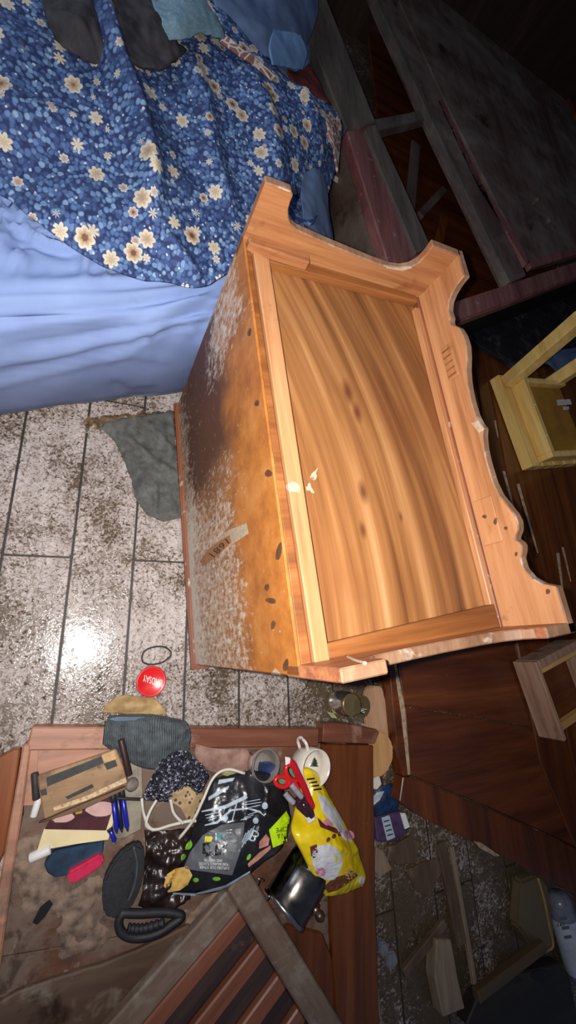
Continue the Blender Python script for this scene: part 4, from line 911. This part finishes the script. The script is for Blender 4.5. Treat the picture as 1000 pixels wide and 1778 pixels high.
stick('pen', 'short blue pen nearest the checked case', 'pen', (196, 1380), (203, 1448), 0.0065, M['pen_blue'], 0.075, 0.072, M['steel'], 'pens on the grey card')
stick('pen', 'dark navy pen between the two blue pens', 'pen', (203, 1375), (212, 1446), 0.006, M['navy'], 0.082, 0.076, M['steel'], 'pens on the grey card')
stick('pen', 'bright blue pen on the right of the pens', 'pen', (211, 1372), (222, 1444), 0.0065, M['pen_blue'], 0.078, 0.074, M['steel'], 'pens on the grey card')
stick('pen', 'blue pen stub under the cream envelope corner', 'pen', (190, 1438), (200, 1462), 0.0065, M['pen_blue'], 0.068, 0.066, M['navy'], 'pens on the grey card')
stick('pencil', 'dark brown stick right of the checked case', 'stick', (210, 1284), (224, 1346), 0.009, plain('dark_brown_stick', (48, 28, 26), 0.5), 0.105, 0.10)
stick('bolt', 'thin dark metal rod across the blue pens', 'rod', (202, 1386), (246, 1388), 0.004, M['rubber'], 0.088, 0.082)
stick('pencil', 'dark grey stub at the left of the checked case', 'stick', (60, 1342), (63, 1388), 0.009, M['card_dk'], 0.085, 0.08)
stick('marker', 'white capped marker left of the notebook', 'marker', (52, 1490), (88, 1474), 0.012, M['white'], 0.058, 0.066)
stick('tube_cap', 'white tube end beside the left edge of the case', 'tube', (68, 1385), (58, 1418), 0.009, M['white'], 0.07, 0.066)
tag(lathe('stone', [(0, -0.018), (0.012, -0.014), (0.018, 0), (0.014, 0.012), (0, 0.016)], W(229, 1362, 0.09), (0.2, 0.1, 1), plain('grey_pebble', (128, 116, 108), 0.7, var=0.2, scale=50), None, 14), 'small grey pebble at the corner of the checked case', 'pebble')

# sandal and handle
sole = [(238, 1462), (250, 1470), (252, 1505), (244, 1545), (228, 1578), (210, 1594), (192, 1597), (180, 1588), (177, 1560), (180, 1530), (194, 1500), (215, 1475)]
sd = thing('sandal', 'black rubber sandal lying beside the pink block', 'sandal', W(215, 1530, 0.045))
slab('sole', sole, 0.078, 0.03, M['soft_black'], sd, 0.006, 2)
upr = slab('upper', [(214, 1478), (236, 1464), (250, 1472), (251, 1505), (243, 1545), (228, 1574), (218, 1560), (228, 1520), (226, 1495)], 0.092, 0.015, M['rubber'], sd, 0.006, 2)
tube('seam', [W(232, 1470, .094), W(238, 1500, .094), (W(234, 1535, .094)), W(222, 1566, .094)], 0.003, plain('grey_seam', (72, 72, 80), 0.4), upr)  # lighter grey line paints the highlight along the sandal lip
hn = thing('handle', 'black ribbed grip handle below the sandal', 'handle', W(250, 1608, 0.045))
tube('frame', [W(212, 1585, .075), W(206, 1602, .075), (W(212, 1620, .075)), W(235, 1628, .075), W(270, 1622, .08), W(300, 1604, .085), W(315, 1590, .085), W(285, 1584, .08), W(245, 1586, .078)], 0.011, M['rubber'], hn, 70, 10, True)
tube('grip', [W(222, 1612, .088), W(250, 1612, .09), W(285, 1602, .092)], [0.010+0.002*math.sin(k*1.6) for k in range(31)], M['soft_black'], hn, 30, 10)
tag(cloth('plastic_bag', [[(250, 1440, .06), (295, 1440, .07), (345, 1435, .07)], [(252, 1475, .065), (295, 1478, .09), (340, 1475, .08)], [(250, 1520, .06), (285, 1525, .085), (325, 1515, .08)], [(240, 1575, .055), (275, 1585, .07), (330, 1560, .07)]], plain('dark_brown_plastic', (40, 28, 24), 0.3, var=0.3, scale=14), 40, 44, 0.003, 0.016, 18, fine=0.008, floor=0.046), 'crumpled dark brown plastic bag between sandal and pouch', 'bag')

# white cable
cb_ = thing('cable', 'white cable coiled beside the black food pouch', 'cable', W(300, 1420, 0.08))
M['cable'] = plain('white_cable', (206, 198, 186), 0.4, var=0.05)
for pts in ([(425, 1343, .12), (395, 1336, .11), (371, 1350, .11), (352, 1390, .12), (335, 1425, .11), (311, 1456, .09)],
            [(246, 1386, .085), (250, 1414, .085), (264, 1440, .09), (300, 1432, .095), (335, 1425, .10), (352, 1432, .1)],
            [(272, 1389, .09), (260, 1410, .09), (254, 1432, .09), (266, 1442, .085)],
            [(296, 1388, .1), (302, 1412, .1), (318, 1430, .1)]):
    tube('cable_run', [W(*p) for p in pts], 0.0042, M['cable'], cb_, 30)

# clear plastic cup with blue
M['clear'], t_, b_ = newmat('cloudy_clear_plastic', 0.15); b_.inputs['Transmission Weight'].default_value = 0.8; b_.inputs['Base Color'].default_value = lin((214, 206, 196)); b_.inputs['IOR'].default_value = 1.35
cp = thing('plastic_cup', 'cloudy clear plastic cup behind the black pouch', 'cup', W(450, 1325, 0.044))
lathe('wall', [(0, 0), (0.034, 0), (0.044, 0.06), (0.047, 0.085), (0.045, 0.085), (0.042, 0.06), (0.032, 0.004), (0, 0.004)], W(442, 1322, 0.05), (0.1, 0.05, 1), M['clear'], cp, 24)
tag(cloth('cloth_scrap', [[(448, 1338, .10), (470, 1345, .10), (484, 1345, .10)], [(450, 1325, .115), (468, 1324, .12), (482, 1332, .11)]], plain('navy_fabric', (34, 48, 92), 0.7), 12, 10, 0.004, 0.004, 30), 'navy cloth scrap at the top of the black pouch', 'cloth')
tag(cloth('leaf', [[(385, 1345, .105), (400, 1348, .11), (420, 1345, .105)], [(390, 1338, .10), (404, 1338, .105), (418, 1338, .10)]], plain('olive_leaf', (142, 138, 74), 0.5), 10, 8, 0.002, 0.003, 30), 'olive green scrap tucked behind the black pouch', 'scrap')

# stainless cylinder
ax0, ax1 = W(490, 1582, 0.128), W(552, 1482, 0.128)
cy = thing('canister', 'shiny stainless steel canister lying under the bags', 'canister', Vector((ax0.x, ax0.y, 0.06)))
def steel_mat():
    m, t, b = newmat('stainless_steel', 0.2, 0.5, 1.0); v = coords(t)
    setc(t, b, ramp(t, noise(t, v, 14, 4), [(0.3, (92, 86, 78)), (0.7, (138, 132, 126))])); setr(t, b, ramp(t, noise(t, v, 30, 3), [(0.3, (0.14,)*3+(1,)), (0.7, (0.32,)*3+(1,))])); return m
M['stainless'] = steel_mat()
dd = ax1-ax0; Lc = dd.length
lathe('body', [(0, 0.004), (0.062, 0.004), (0.066, 0), (0.068, 0.004), (0.068, Lc), (0.064, Lc+0.003), (0, Lc+0.003)], ax0, dd, M['stainless'], cy, 40)
lathe('rim_ring', [(0.068, 0), (0.0715, 0.002), (0.0715, 0.012), (0.068, 0.014)], ax0, dd, M['steel'], cy, 40)
tube('clasp', [W(447, 1535, .19), W(450, 1526, .20), W(456, 1528, .19)], 0.003, M['steel'], cy, 12)
tube('clasp', [W(462, 1562, .19), W(468, 1556, .20), W(472, 1560, .19)], 0.003, M['steel'], cy, 12)
kp = W(540, 1568, 0.075)
tag(lathe('finial', [(0, 0), (0.016, 0.0), (0.016, 0.006), (0.010, 0.010), (0.018, 0.016), (0.018, 0.022), (0.010, 0.028), (0.015, 0.036), (0.014, 0.046), (0.006, 0.054), (0, 0.055)], kp, W(556, 1592, 0.09)-kp, plain('old_brass', (150, 120, 96), 0.3, 0.9), None, 20), 'turned metal knob under the yellow bag', 'knob')

# black food pouch
def pouch_mat():
    m, t, b = newmat('black_foil_pouch', 0.28, 0.6); v = coords(t)
    setc(t, b, ramp(t, noise(t, v, 9, 3), [(0.35, (18, 17, 20)), (0.6, (34, 33, 37)), (0.8, (58, 57, 62))])); bump(t, b, noise(t, v, 26, 4), 0.35, 0.008); return m
M['pouch'] = pouch_mat()
po = thing('food_pouch', 'black food pouch with white print lying on the clutter', 'pouch', W(400, 1450, 0.07))
pm = cloth('pouch_body', [[(372, 1352, .10), (400, 1344, .105), (440, 1338, .105), (480, 1346, .105)], [(352, 1388, .10), (395, 1384, .11), (450, 1382, .115), (498, 1388, .11)], [(337, 1432, .10), (385, 1432, .12), (450, 1432, .13), (502, 1425, .13)], [(322, 1482, .10), (375, 1488, .13), (430, 1482, .14), (488, 1468, .15)], [(304, 1518, .09), (350, 1528, .11), (405, 1518, .14), (458, 1494, .16)], [(285, 1549, .075), (335, 1553, .09), (390, 1540, .12), (434, 1512, .15)]], M['pouch'], 60, 60, 0, 0.006, 14, parent=po, puff=0.035, fine=0.004,
           ridges=[([(405, 1350, 0), (398, 1400, 0)], 0.006, 0.006), ([(440, 1345, 0), (430, 1385, 0)], 0.008, 0.006), ([(360, 1400, 0), (430, 1385, 0), (490, 1400, 0)], 0.010, 0.012), ([(420, 1400, 0), (412, 1425, 0)], 0.006, 0.005)])
pv = bvh_of(pm)
M['grey_print'] = plain('grey_print', (92, 94, 98), 0.35, var=0.05); M['lime'] = plain('lime_print', (186, 226, 20), 0.35, var=0.03)
M['pale_print'] = plain('pale_blue_print', (170, 184, 196), 0.35, var=0.04); M['flesh'] = plain('salmon_print', (190, 128, 112), 0.4, var=0.1, scale=60)
M['green_print'] = plain('green_print', (116, 178, 44), 0.4); M['teal_print'] = plain('teal_print', (40, 150, 166), 0.4); M['chip'] = plain('golden_print', (214, 172, 92), 0.4, var=0.08, scale=80)
def dp(n, poly, m): return decal(n, poly, pv, M[m] if isinstance(m, str) else m, po, 0.0012)
dp('grey_panel', [(352, 1450), (385, 1432), (425, 1427), (420, 1470), (403, 1520), (345, 1512), (318, 1508), (330, 1480)], 'grey_print')
lime = dp('lime_label', [(467, 1441), (482, 1425), (497, 1408), (503, 1420), (498, 1462), (474, 1472)], 'lime')
for poly in ([(350, 1408), (390, 1398), (428, 1380), (430, 1386), (392, 1404), (350, 1410)], [(362, 1384), (380, 1372), (398, 1364), (396, 1370), (380, 1380), (362, 1390)], [(380, 1354), (408, 1350), (404, 1356), (378, 1362)], [(355, 1432), (376, 1426), (400, 1405), (402, 1408), (378, 1430), (356, 1434)], [(396, 1406), (430, 1402), (452, 1408), (460, 1418), (450, 1411), (430, 1405), (397, 1409)], [(411, 1390), (413, 1390), (404, 1426), (402, 1426)]): dp('white_stripe', poly, 'pale_print')
for (u, v, r) in ((460, 1399, 5.5), (444, 1425, 5), (391, 1420, 5)): dp('white_dot', ell(u, v, r, r*1.1), 'pale_print')
for (y0, x0, x1) in ((1389, 426, 452), (1394, 422, 454), (1399, 430, 452), (1411, 430, 446), (1416, 424, 440), (1420, 418, 436), (1412, 356, 378), (1417, 358, 380), (1421, 362, 376)):
    dp('print_line', [(x0, y0+3), (x1, y0-2), (x1, y0-0.6), (x0, y0+4.4)], 'pale_print')
dp('black_square', [(352, 1464), (371, 1462), (370, 1486), (351, 1488)], 'pouch'); dp('black_square', [(374, 1464), (395, 1466), (392, 1484), (373, 1486)], 'pouch')
dp('yellow_square', [(356, 1452), (370, 1452), (368, 1461), (355, 1462)], plain('yellow_print', (226, 214, 60), 0.4)); dp('teal_square', [(377, 1448), (390, 1447), (389, 1458), (377, 1459)], 'teal_print')
dp('pale_oval', ell(399, 1443, 7, 3.5), 'white'); dp('white_panel', [(374, 1446), (376, 1446), (376, 1461), (374, 1461)], 'white')
dp('salmon_print', [(450, 1462), (462, 1448), (468, 1456), (466, 1468), (450, 1474)], 'flesh'); dp('salmon_print', [(430, 1500), (450, 1480), (470, 1468), (470, 1474), (448, 1494), (432, 1506)], 'flesh')
dp('green_leaf', ell(328, 1468, 5, 9, 0.5, 10, 0.1), 'green_print'); dp('green_leaf', ell(318, 1488, 4, 6, 0.5, 10, 0.1), 'green_print'); dp('green_leaf', ell(340, 1528, 5, 4), 'green_print'); dp('green_leaf', ell(376, 1526, 7, 3.5), 'green_print'); dp('green_leaf', ell(432, 1488, 3, 6, .5), 'green_print')
dp('pale_edge', [(300, 1550), (340, 1551), (392, 1537), (434, 1512), (434, 1516), (392, 1543), (338, 1555), (300, 1553)], 'pale_print')
dp('golden_print', [(284, 1538), (290, 1518), (305, 1508), (326, 1504), (334, 1520), (326, 1536), (312, 1546), (292, 1550)], 'chip')
def lt(body, quad, m='white'): return lettering('lettering', body, quad, pv, M[m], po, 0.0022)
lt('AND VARIETIES', [(386, 1492), (354, 1491), (354, 1496), (386, 1497)]); lt('PURE BALANCE FLAVORS', [(396, 1498.5), (345, 1497), (345, 1502), (396, 1503.5)]); lt('EXPLORE OUR OTHER', [(398, 1505), (346, 1503), (346, 1508), (398, 1510)])
lettering('lettering', 'EN &', [(499, 1446), (481, 1448), (481, 1457), (499, 1454)], pv, M['ink'], lime, 0.0022); lettering('lettering', 'CIPE', [(500, 1435), (479, 1438), (479, 1446), (500, 1443)], pv, M['ink'], lime, 0.0022)
lt('B', [(440, 1440), (452, 1446), (442, 1464), (432, 1458)], 'pale_print')
for i in range(4): dp('print_line', [(414+i*5, 1478-i*6), (416+i*5, 1477-i*6), (428+i*5, 1446-i*4), (426+i*5, 1446-i*4)], 'pale_print')

# yellow treat bag
def ybag():
    m, t, b = newmat('yellow_foil_bag', 0.3, 0.5); v = coords(t); n = noise(t, v, 12, 3)
    setc(t, b, ramp(t, n, [(0.3, (206, 172, 10)), (0.7, (238, 210, 24))])); bump(t, b, noise(t, v, 30, 4), 0.3, 0.008); return m
M['ybag'] = ybag()
yb = thing('treat_bag', 'bright yellow foil treat bag lying over the canister', 'bag', W(570, 1450, 0.07))
ym = cloth('bag_body', [[(524, 1334, .13), (536, 1333, .135), (549, 1340, .13)], [(520, 1375, .14), (545, 1372, .15), (573, 1385, .13)], [(510, 1415, .15), (555, 1413, .16), (592, 1418, .13)], [(507, 1446, .18), (560, 1442, .18), (605, 1443, .13)], [(526, 1486, .19), (575, 1480, .185), (621, 1478, .13)], [(548, 1530, .18), (592, 1522, .165), (634, 1517, .12)], [(566, 1557, .16), (600, 1550, .13), (630, 1537, .11)]], M['ybag'], 50, 70, 0, 0.005, 16, parent=yb, puff=0.028, fine=0.004, ridges=[([(520, 1420, 0), (560, 1440, 0), (600, 1446, 0)], 0.012, 0.012), ([(530, 1400, 0), (560, 1425, 0)], 0.008, 0.01)])
yv = bvh_of(ym)
M['white_print'] = plain('grey_white_print', (208, 208, 212), 0.35, var=0.04); M['pink_print'] = plain('soft_pink_print', (206, 130, 156), 0.35); M['brown_print'] = plain('brown_print', (112, 62, 32), 0.4, var=0.3, scale=160); M['maroon_print'] = plain('maroon_print', (96, 40, 40), 0.4)
def dy(n, poly, m): return decal(n, poly, yv, M[m], yb, 0.0012)
dy('white_panel', ell(568, 1496, 26, 32, -0.3, 22, 0.04), 'white_print')
dy('white_panel', [(550, 1376), (566, 1385), (588, 1412), (600, 1440), (612, 1462), (598, 1458), (582, 1436), (560, 1410)], 'white_print')
dy('pink_panel', ell(558, 1514, 11, 7, 0.2), 'pink_print'); dy('pink_panel', ell(606, 1450, 10, 8, 0.5), 'pink_print'); dy('pink_panel', ell(570, 1428, 9, 6, 0.3), 'pink_print')
dy('kibble_picture', [(562, 1540), (576, 1526), (600, 1518), (612, 1510), (622, 1520), (604, 1534), (586, 1546), (570, 1550)], 'brown_print')
dy('maroon_panel', [(538, 1470), (550, 1466), (552, 1480), (546, 1494), (540, 1486)], 'maroon_print'); dy('maroon_panel', [(550, 1418), (562, 1430), (590, 1440), (586, 1448), (556, 1436)], 'maroon_print')
dy('gold_seal', ell(608, 1518, 9, 9), 'chip'); dy('gold_seal', ell(612, 1520, 4, 5), 'flesh')
dy('white_seal', ell(627, 1528, 6, 7), 'white')
for i in range(4): dy('print_line', [(532+i*4, 1352+i*6), (546+i*4, 1350+i*6), (547+i*4, 1353+i*6), (533+i*4, 1355+i*6)], 'ink')
for (u, v) in ((570, 1458), (580, 1452), (590, 1448)): dy('print_line', ell(u, v, 3.5, 5, .5, 8), 'brown_print')

# scissors and clip tool
sc = thing('scissors', 'red scissors with green finger holes on the yellow bag', 'scissors', W(515, 1360, 0.18))
zs = 0.20
M['green_in'] = plain('green_enamel', (70, 140, 100), 0.4); M['grey_grip'] = plain('lilac_grey_rubber', (150, 142, 152), 0.5); M['plum'] = plain('plum_plastic', (58, 30, 40), 0.3, var=0.3, scale=60)
tube('handle_loop', [W(*p, zs) for p in ell(490, 1357, 12, 9, 0.2, 12)], 0.0065, M['red'], sc, 40, 8, True)
slab('loop_lining', ell(490, 1357, 6, 4.5, 0.2, 12), zs+0.001, 0.004, M['green_in'], sc, 0.0)
tube('handle_loop', [W(*p, zs) for p in ell(507, 1342, 9, 15, -0.5, 12)], 0.0065, M['red'], sc, 40, 8, True)
slab('loop_lining', ell(508, 1342, 4, 9, -0.5, 12), zs+0.001, 0.004, M['green_in'], sc, 0.0)
slab('blade_guard', [(506, 1316), (514, 1324), (528, 1352), (540, 1380), (548, 1400), (545, 1408), (536, 1396), (522, 1366), (508, 1338)], zs+0.012, 0.010, M['red_dk'], sc, 0.003)
slab('arm', [(498, 1350), (512, 1352), (522, 1368), (518, 1384), (506, 1370), (494, 1362)], zs+0.006, 0.010, M['red'], sc, 0.003)
slab('guard_tip', [(496, 1314), (505, 1316), (504, 1330), (497, 1336)], zs+0.004, 0.008, M['white'], sc, 0.002)
cl = thing('nail_clipper', 'plum coloured clipper with lilac grips below the scissors', 'clipper', W(525, 1395, 0.17))
tube('grip', [W(506, 1362, zs+.012), W(514, 1372, zs+.012), W(524, 1384, zs+.01)], 0.0085, M['grey_grip'], cl, 14, 10)
tube('grip', [W(495, 1377, zs), W(502, 1386, zs+.002), W(510, 1394, zs+.002)], 0.0085, M['grey_grip'], cl, 14, 10)
slab('jaw', [(512, 1392), (522, 1382), (532, 1384), (544, 1402), (549, 1420), (540, 1426), (528, 1416), (516, 1404)], zs+0.012, 0.02, M['plum'], cl, 0.005, 2)
slab('jaw_end', [(530, 1420), (546, 1412), (550, 1424), (538, 1432)], zs+0.008, 0.016, M['white'], cl, 0.004)
lathe('rivet', [(0, 0), (0.006, 0), (0.005, 0.003), (0, 0.004)], W(528, 1398, zs+0.012), (0, 0, 1), M['steel'], cl, 12)

# mug
mb = W(515, 1310, 0.06); mt = W(550, 1334, 0.162)
mg = thing('mug', 'white china mug with small tree print on the cabinet back', 'mug', Vector((mb.x, mb.y, 0.06)))
M['china'] = plain('white_china', (216, 208, 196), 0.2, var=0.03)
ax = Vector((0.10, -0.03, 1)).normalized(); mb = mt-ax*0.098
lathe('bowl', [(0, 0.004), (0.032, 0.0), (0.036, 0.004), (0.048, 0.02), (0.0535, 0.055), (0.0545, 0.098), (0.0515, 0.0985), (0.050, 0.055), (0.043, 0.018), (0.0, 0.008)], mb, ax, M['china'], mg, 40)
sid = Vector((-0.3, 0.9, 0)).normalized()
tube('handle', [mb+ax*0.078+sid*0.052, mb+ax*0.08+sid*0.076, mb+ax*0.056+sid*0.088, mb+ax*0.03+sid*0.074, mb+ax*0.026+sid*0.048], 0.0055, M['china'], mg, 24, 10)
mv_ = bvh_of(mg.children[0])
tree_m = plain('green_black_print', (46, 58, 44), 0.4)
for (u, v, s_) in ((546, 1320, 5), (546, 1324, 6.5), (545, 1328, 8)): decal('tree_print', [(u, v-s_), (u+s_, v+s_*.4), (u-s_, v+s_*.4)], mv_, tree_m, mg.children[0], 0.001, 0.1, 1)

# jar
jb = W(582, 1218, 0.0)
jr = thing('glass_jar', 'glass jar with gold lid standing on the floor by the chest foot', 'jar', jb)
M['glass'], t_, b_ = newmat('jar_glass', 0.05); b_.inputs['Transmission Weight'].default_value = 0.95; b_.inputs['Base Color'].default_value = lin((206, 200, 184)); b_.inputs['IOR'].default_value = 1.45
lathe('glass_body', [(0, 0), (0.036, 0), (0.041, 0.006), (0.042, 0.03), (0.042, 0.085), (0.034, 0.103), (0.033, 0.108), (0.030, 0.108), (0.031, 0.102), (0.038, 0.084), (0.038, 0.008), (0, 0.006)], jb+Vector((0, 0, 0.001)), (0, 0, 1), M['glass'], jr, 36)
M['gold'] = plain('brass_lid', (142, 122, 84), 0.3, 0.7, var=0.05); M['gold_dk'] = plain('olive_gold_lid_top', (98, 84, 52), 0.4, 0.4, var=0.05)
lj = lathe('lid', [(0, 0.101), (0.037, 0.101), (0.0385, 0.103), (0.0385, 0.114), (0.036, 0.117), (0.033, 0.1165), (0, 0.116)], jb, (0, 0, 1), M['gold'], jr, 36)
jv = bvh_of(lj)
decal('lid_face', [tuple(p) for p in ell(628, 1227, 14, 20, 0.1, 20)], jv, M['gold_dk'], jr, 0.0008)
decal('sticker', [(625, 1229), (637, 1231), (634, 1241), (622, 1238)], jv, M['white'], lj, 0.0018)
tag(slab('leaf', [(568, 1236), (580, 1238), (586, 1248), (576, 1246)], 0.012, 0.006, plain('pale_green_leaf', (158, 160, 110), 0.5), None, 0.001), 'pale green leaf on the floor beside the jar', 'leaf')
# round tan wooden plates beside the board
M['plate'] = wood('turned_tan_wood', [(162, 116, 70), (196, 150, 98), (214, 172, 122)], 1, 2, 22, 0.5, overlay=(((130, 100, 76), 12, 0.6, 0.7, 0.6),))
tag(slab('wooden_plate', [(640, 1190), (664, 1192), (672, 1220), (679, 1250), (680, 1290), (660, 1300), (640, 1270), (632, 1220)], 0.03, 0.026, wood('pinkish_raw_plate', [(150, 110, 84), (184, 144, 112), (206, 172, 140)], 1, 2, 22, 0.6), None, 0.006, 2), 'pinkish raw wooden plate behind the glass jar', 'plate')
tag(slab('wooden_plate', [(652, 1268), (672, 1272), (684, 1296), (683, 1320), (674, 1340), (662, 1350), (645, 1350), (640, 1300)], 0.05, 0.018, M['plate'], None, 0.006, 2), 'tan wooden plate tucked under the cabinet back corner', 'plate')
# odds and ends lower right
tag(cloth('navy_cloth', [[(648, 1425, .01), (665, 1420, .02), (690, 1412, .015)], [(650, 1395, .02), (668, 1392, .03), (692, 1385, .02)], [(652, 1372, .015), (668, 1364, .03), (682, 1360, .02)]], plain('navy_fabric_wet', (24, 48, 84), 0.5, var=0.3, scale=30), 24, 24, 0.004, 0.008, 22, floor=0.004), 'navy wet cloth beside the cabinet back stile', 'cloth')
tag(slab('shell', [(648, 1352), (660, 1348), (664, 1362), (656, 1372), (648, 1370)], 0.05, 0.014, M['china'], None, 0.004), 'small white china shard above the navy cloth', 'shard')
tag(slab('plastic_piece', [(646, 1388), (656, 1376), (668, 1374), (660, 1390), (646, 1402)], 0.05, 0.008, plain('grey_white_plastic', (186, 190, 200), 0.4), None, 0.002), 'grey white plastic piece on the navy cloth', 'plastic')
bx_ = thing('carton', 'purple carton with white label on the dirty floor', 'carton', W(680, 1440, 0))
slab('box', [(650, 1420), (700, 1408), (712, 1440), (690, 1462), (656, 1462)], 0.035, 0.03, plain('purple_card', (70, 52, 84), 0.5, var=0.2, scale=30), bx_, 0.004)
bxv = bvh_of(*bx_.children)
decal('label', [(662, 1420), (676, 1415), (686, 1454), (672, 1460)], bxv, M['pale_print'], bx_, 0.001)
for i in range(4): decal('print_line', [(666+i*2, 1426+i*8), (676+i*2, 1423+i*8), (676.5+i*2, 1425+i*8), (666.5+i*2, 1428+i*8)], bxv, M['ink'], bx_, 0.002, 0.03, 1)
tag(slab('paper_scrap', [(696, 1412), (704, 1412), (712, 1436), (704, 1440)], 0.045, 0.008, M['white'], None, 0.001), 'torn white paper scrap right of the purple carton', 'paper')
M['debris'] = wood('splintered_brown_board', [(62, 46, 36), (92, 70, 54), (120, 96, 76)], 1, 2, 14, 0.7, overlay=(((140, 120, 98), 14, 0.6, 0.72, 0.8),))
M['debris_pale'] = wood('pale_splintered_board', [(104, 88, 72), (140, 120, 100), (170, 150, 128)], 1, 2, 16, 0.7)
tag(slab('board_fragment', [(678, 1470), (712, 1452), (730, 1462), (724, 1500), (690, 1504), (672, 1494)], 0.02, 0.018, M['debris'], None, 0.003, rough_edge=0.004), 'brown board fragment below the purple carton', 'board')
tag(slab('board_fragment', [(654, 1470), (668, 1480), (682, 1510), (660, 1524), (652, 1515)], 0.018, 0.016, M['debris_pale'], None, 0.003, rough_edge=0.004), 'pale splintered board fragment at the stile edge', 'board')
tag(slab('board_fragment', [(706, 1510), (760, 1490), (770, 1510), (746, 1560), (722, 1545)], 0.014, 0.012, M['debris'], None, 0.003, rough_edge=0.004), 'dark board fragment in the middle of the dirty floor', 'board')
tag(bar('batten', W(764, 1462, 0.012), W(800, 1640, 0.012), 0.045, 0.02, M['debris'], None), 'brown batten lying on the dirty floor', 'batten')
tag(bar('batten', W(783, 1470, 0.012), W(826, 1722, 0.012), 0.018, 0.018, M['debris_pale'], None), 'thin pale batten right of the brown batten', 'batten')
tag(slab('timber_offcut', [(758, 1632), (784, 1632), (796, 1700), (808, 1752), (770, 1768), (756, 1700)], 0.05, 0.05, M['debris_pale'], None, 0.004), 'grey timber offcut near the bottom edge', 'timber')
tag(bar('batten', W(700, 1690, 0.02), W(772, 1600, 0.025), 0.03, 0.02, M['debris'], None), 'short slanting batten left of the timber offcut', 'batten')
M['mudboard'] = wood('black_mud_board', [(20, 16, 14), (36, 28, 24), (54, 44, 38)], 0, 1.5, 10, 0.6)
dbd = thing('board', 'dark muddy board with two holes at the bottom right', 'board', W(920, 1720, 0))
slab('plank', [(810, 1780), (830, 1730), (900, 1690), (975, 1672), (990, 1700), (1010, 1800), (900, 1850)], 0.06, 0.05, M['mudboard'], dbd, 0.004)
for (u, v, rx, ry) in ((940, 1694, 18, 10), (896, 1702, 12, 6)): slab('hole', ell(u, v, rx, ry, 0, 16), 0.0615, 0.003, M['black'], dbd, 0.0)
tag(bar('batten', W(826, 1728, 0.075), W(942, 1640, 0.075), 0.035, 0.03, wood('olive_brown_batten', [(72, 56, 36), (100, 80, 54)], 0, 2, 20, 0.6), None), 'olive brown batten above the muddy board', 'batten')
# clear food tub and bottle at the right edge
M['tub'], t_, b_ = newmat('yellowed_clear_plastic', 0.25); b_.inputs['Transmission Weight'].default_value = 0.6; b_.inputs['Base Color'].default_value = lin((150, 132, 100)); b_.inputs['IOR'].default_value = 1.3
tb = thing('food_tub', 'yellowed clear plastic tub under the dark panel edge', 'tub', W(925, 1590, 0))
slab('tub_body', [(906, 1530), (930, 1520), (952, 1535), (962, 1600), (966, 1640), (952, 1652), (925, 1648), (900, 1610)], 0.05, 0.048, M['tub'], tb, 0.01, 2)
tube('rim', [W(*p, 0.052) for p in ((934, 1524), (944, 1560), (954, 1610), (960, 1642), (944, 1654))], 0.005, plain('amber_rim', (150, 124, 80), 0.4), tb, 24)
bt = thing('bottle', 'grey capped bottle with white label lying at the right edge', 'bottle', W(975, 1590, 0))
b0, b1 = W(966, 1548, 0.055), W(1006, 1688, 0.055); db = b1-b0; Lb = db.length
lathe('body', [(0, 0), (0.03, 0.004), (0.046, 0.02), (0.05, 0.05), (0.05, Lb), (0.04, Lb+0.02), (0, Lb+0.02)], b0, db, plain('grey_blue_plastic', (112, 116, 128), 0.2), bt, 28)
lathe('label', [(0.0508, Lb*0.3), (0.0512, Lb*0.31), (0.0512, Lb*0.95), (0.0508, Lb*0.96)], b0, db, plain('label_white', (186, 190, 202), 0.4, var=0.05), bt, 28)
bv_ = bvh_of(*bt.children)
for (u, v) in ((976, 1596), (980, 1612), (972, 1606), (984, 1628)): decal('print_block', [(u-5, v-3), (u+8, v-5), (u+9, v+1), (u-4, v+3)], bv_, M['grey_print'], bt, 0.001, 0.1, 1)
# bits of clear plastic near the stile
for (u, v, s_, lb) in ((668, 1650, 9, 'clear plastic shard beside the glossy stile, upper one'), (682, 1670, 11, 'clear plastic shard beside the glossy stile, lower one')):
    tag(slab('plastic_shard', [(u-s_, v-s_*1.4), (u+s_*.4, v-s_*1.6), (u+s_, v), (u+s_*.2, v+s_*1.6), (u-s_*.8, v+s_)], 0.03, 0.025, plain('milky_plastic_%d' % v, (116, 118, 126), 0.25), None, 0.005, 2), lb, 'shard')
tag(slab('mortar_lump', [(650, 1715), (658, 1712), (662, 1760), (655, 1790), (648, 1770)], 0.03, 0.026, plain('pale_mortar', (150, 134, 116), 0.8, bmp=0.3), None, 0.004), 'pale mortar lump at the foot of the glossy stile', 'rubble')

# brown sludge between bed and tiles
vs = []; nu_, nv_ = 60, 14
for j in range(nv_+1):
    for i in range(nu_+1):
        P = W(140+175*i/nu_, 722+30*j/nv_-14*i/nu_, 0.0); e_ = min(i, nu_-i)/6.0; f_ = min(j, nv_-j)/4.0
        n_ = 0.5+0.7*mn.noise(Vector((P.x*30, P.y*30, 2)))+0.3*mn.noise(Vector((P.x*90, P.y*90, 5)))
        vs.append(Vector((P.x, P.y, -0.003+0.016*n_*min(1, e_)*min(1, f_))))
fs = [(j*(nu_+1)+i, (j+1)*(nu_+1)+i, (j+1)*(nu_+1)+i+1, j*(nu_+1)+i+1) for j in range(nv_) for i in range(nu_)]
tag(mk('sludge', vs, fs, plain('brown_sludge', (104, 84, 60), 0.4, var=0.35, scale=60, bmp=0.5), None, smooth=True), 'brown sludge along the foot of the bed', 'sludge', kind='stuff')
tag(slab('plastic_strip', [(186, 1248), (204, 1244), (252, 1244), (250, 1251), (200, 1253)], 0.092, 0.004, plain('teal_plastic', (44, 74, 92), 0.4), None, 0.001), 'narrow teal plastic strip on the ribbed cloth', 'plastic')
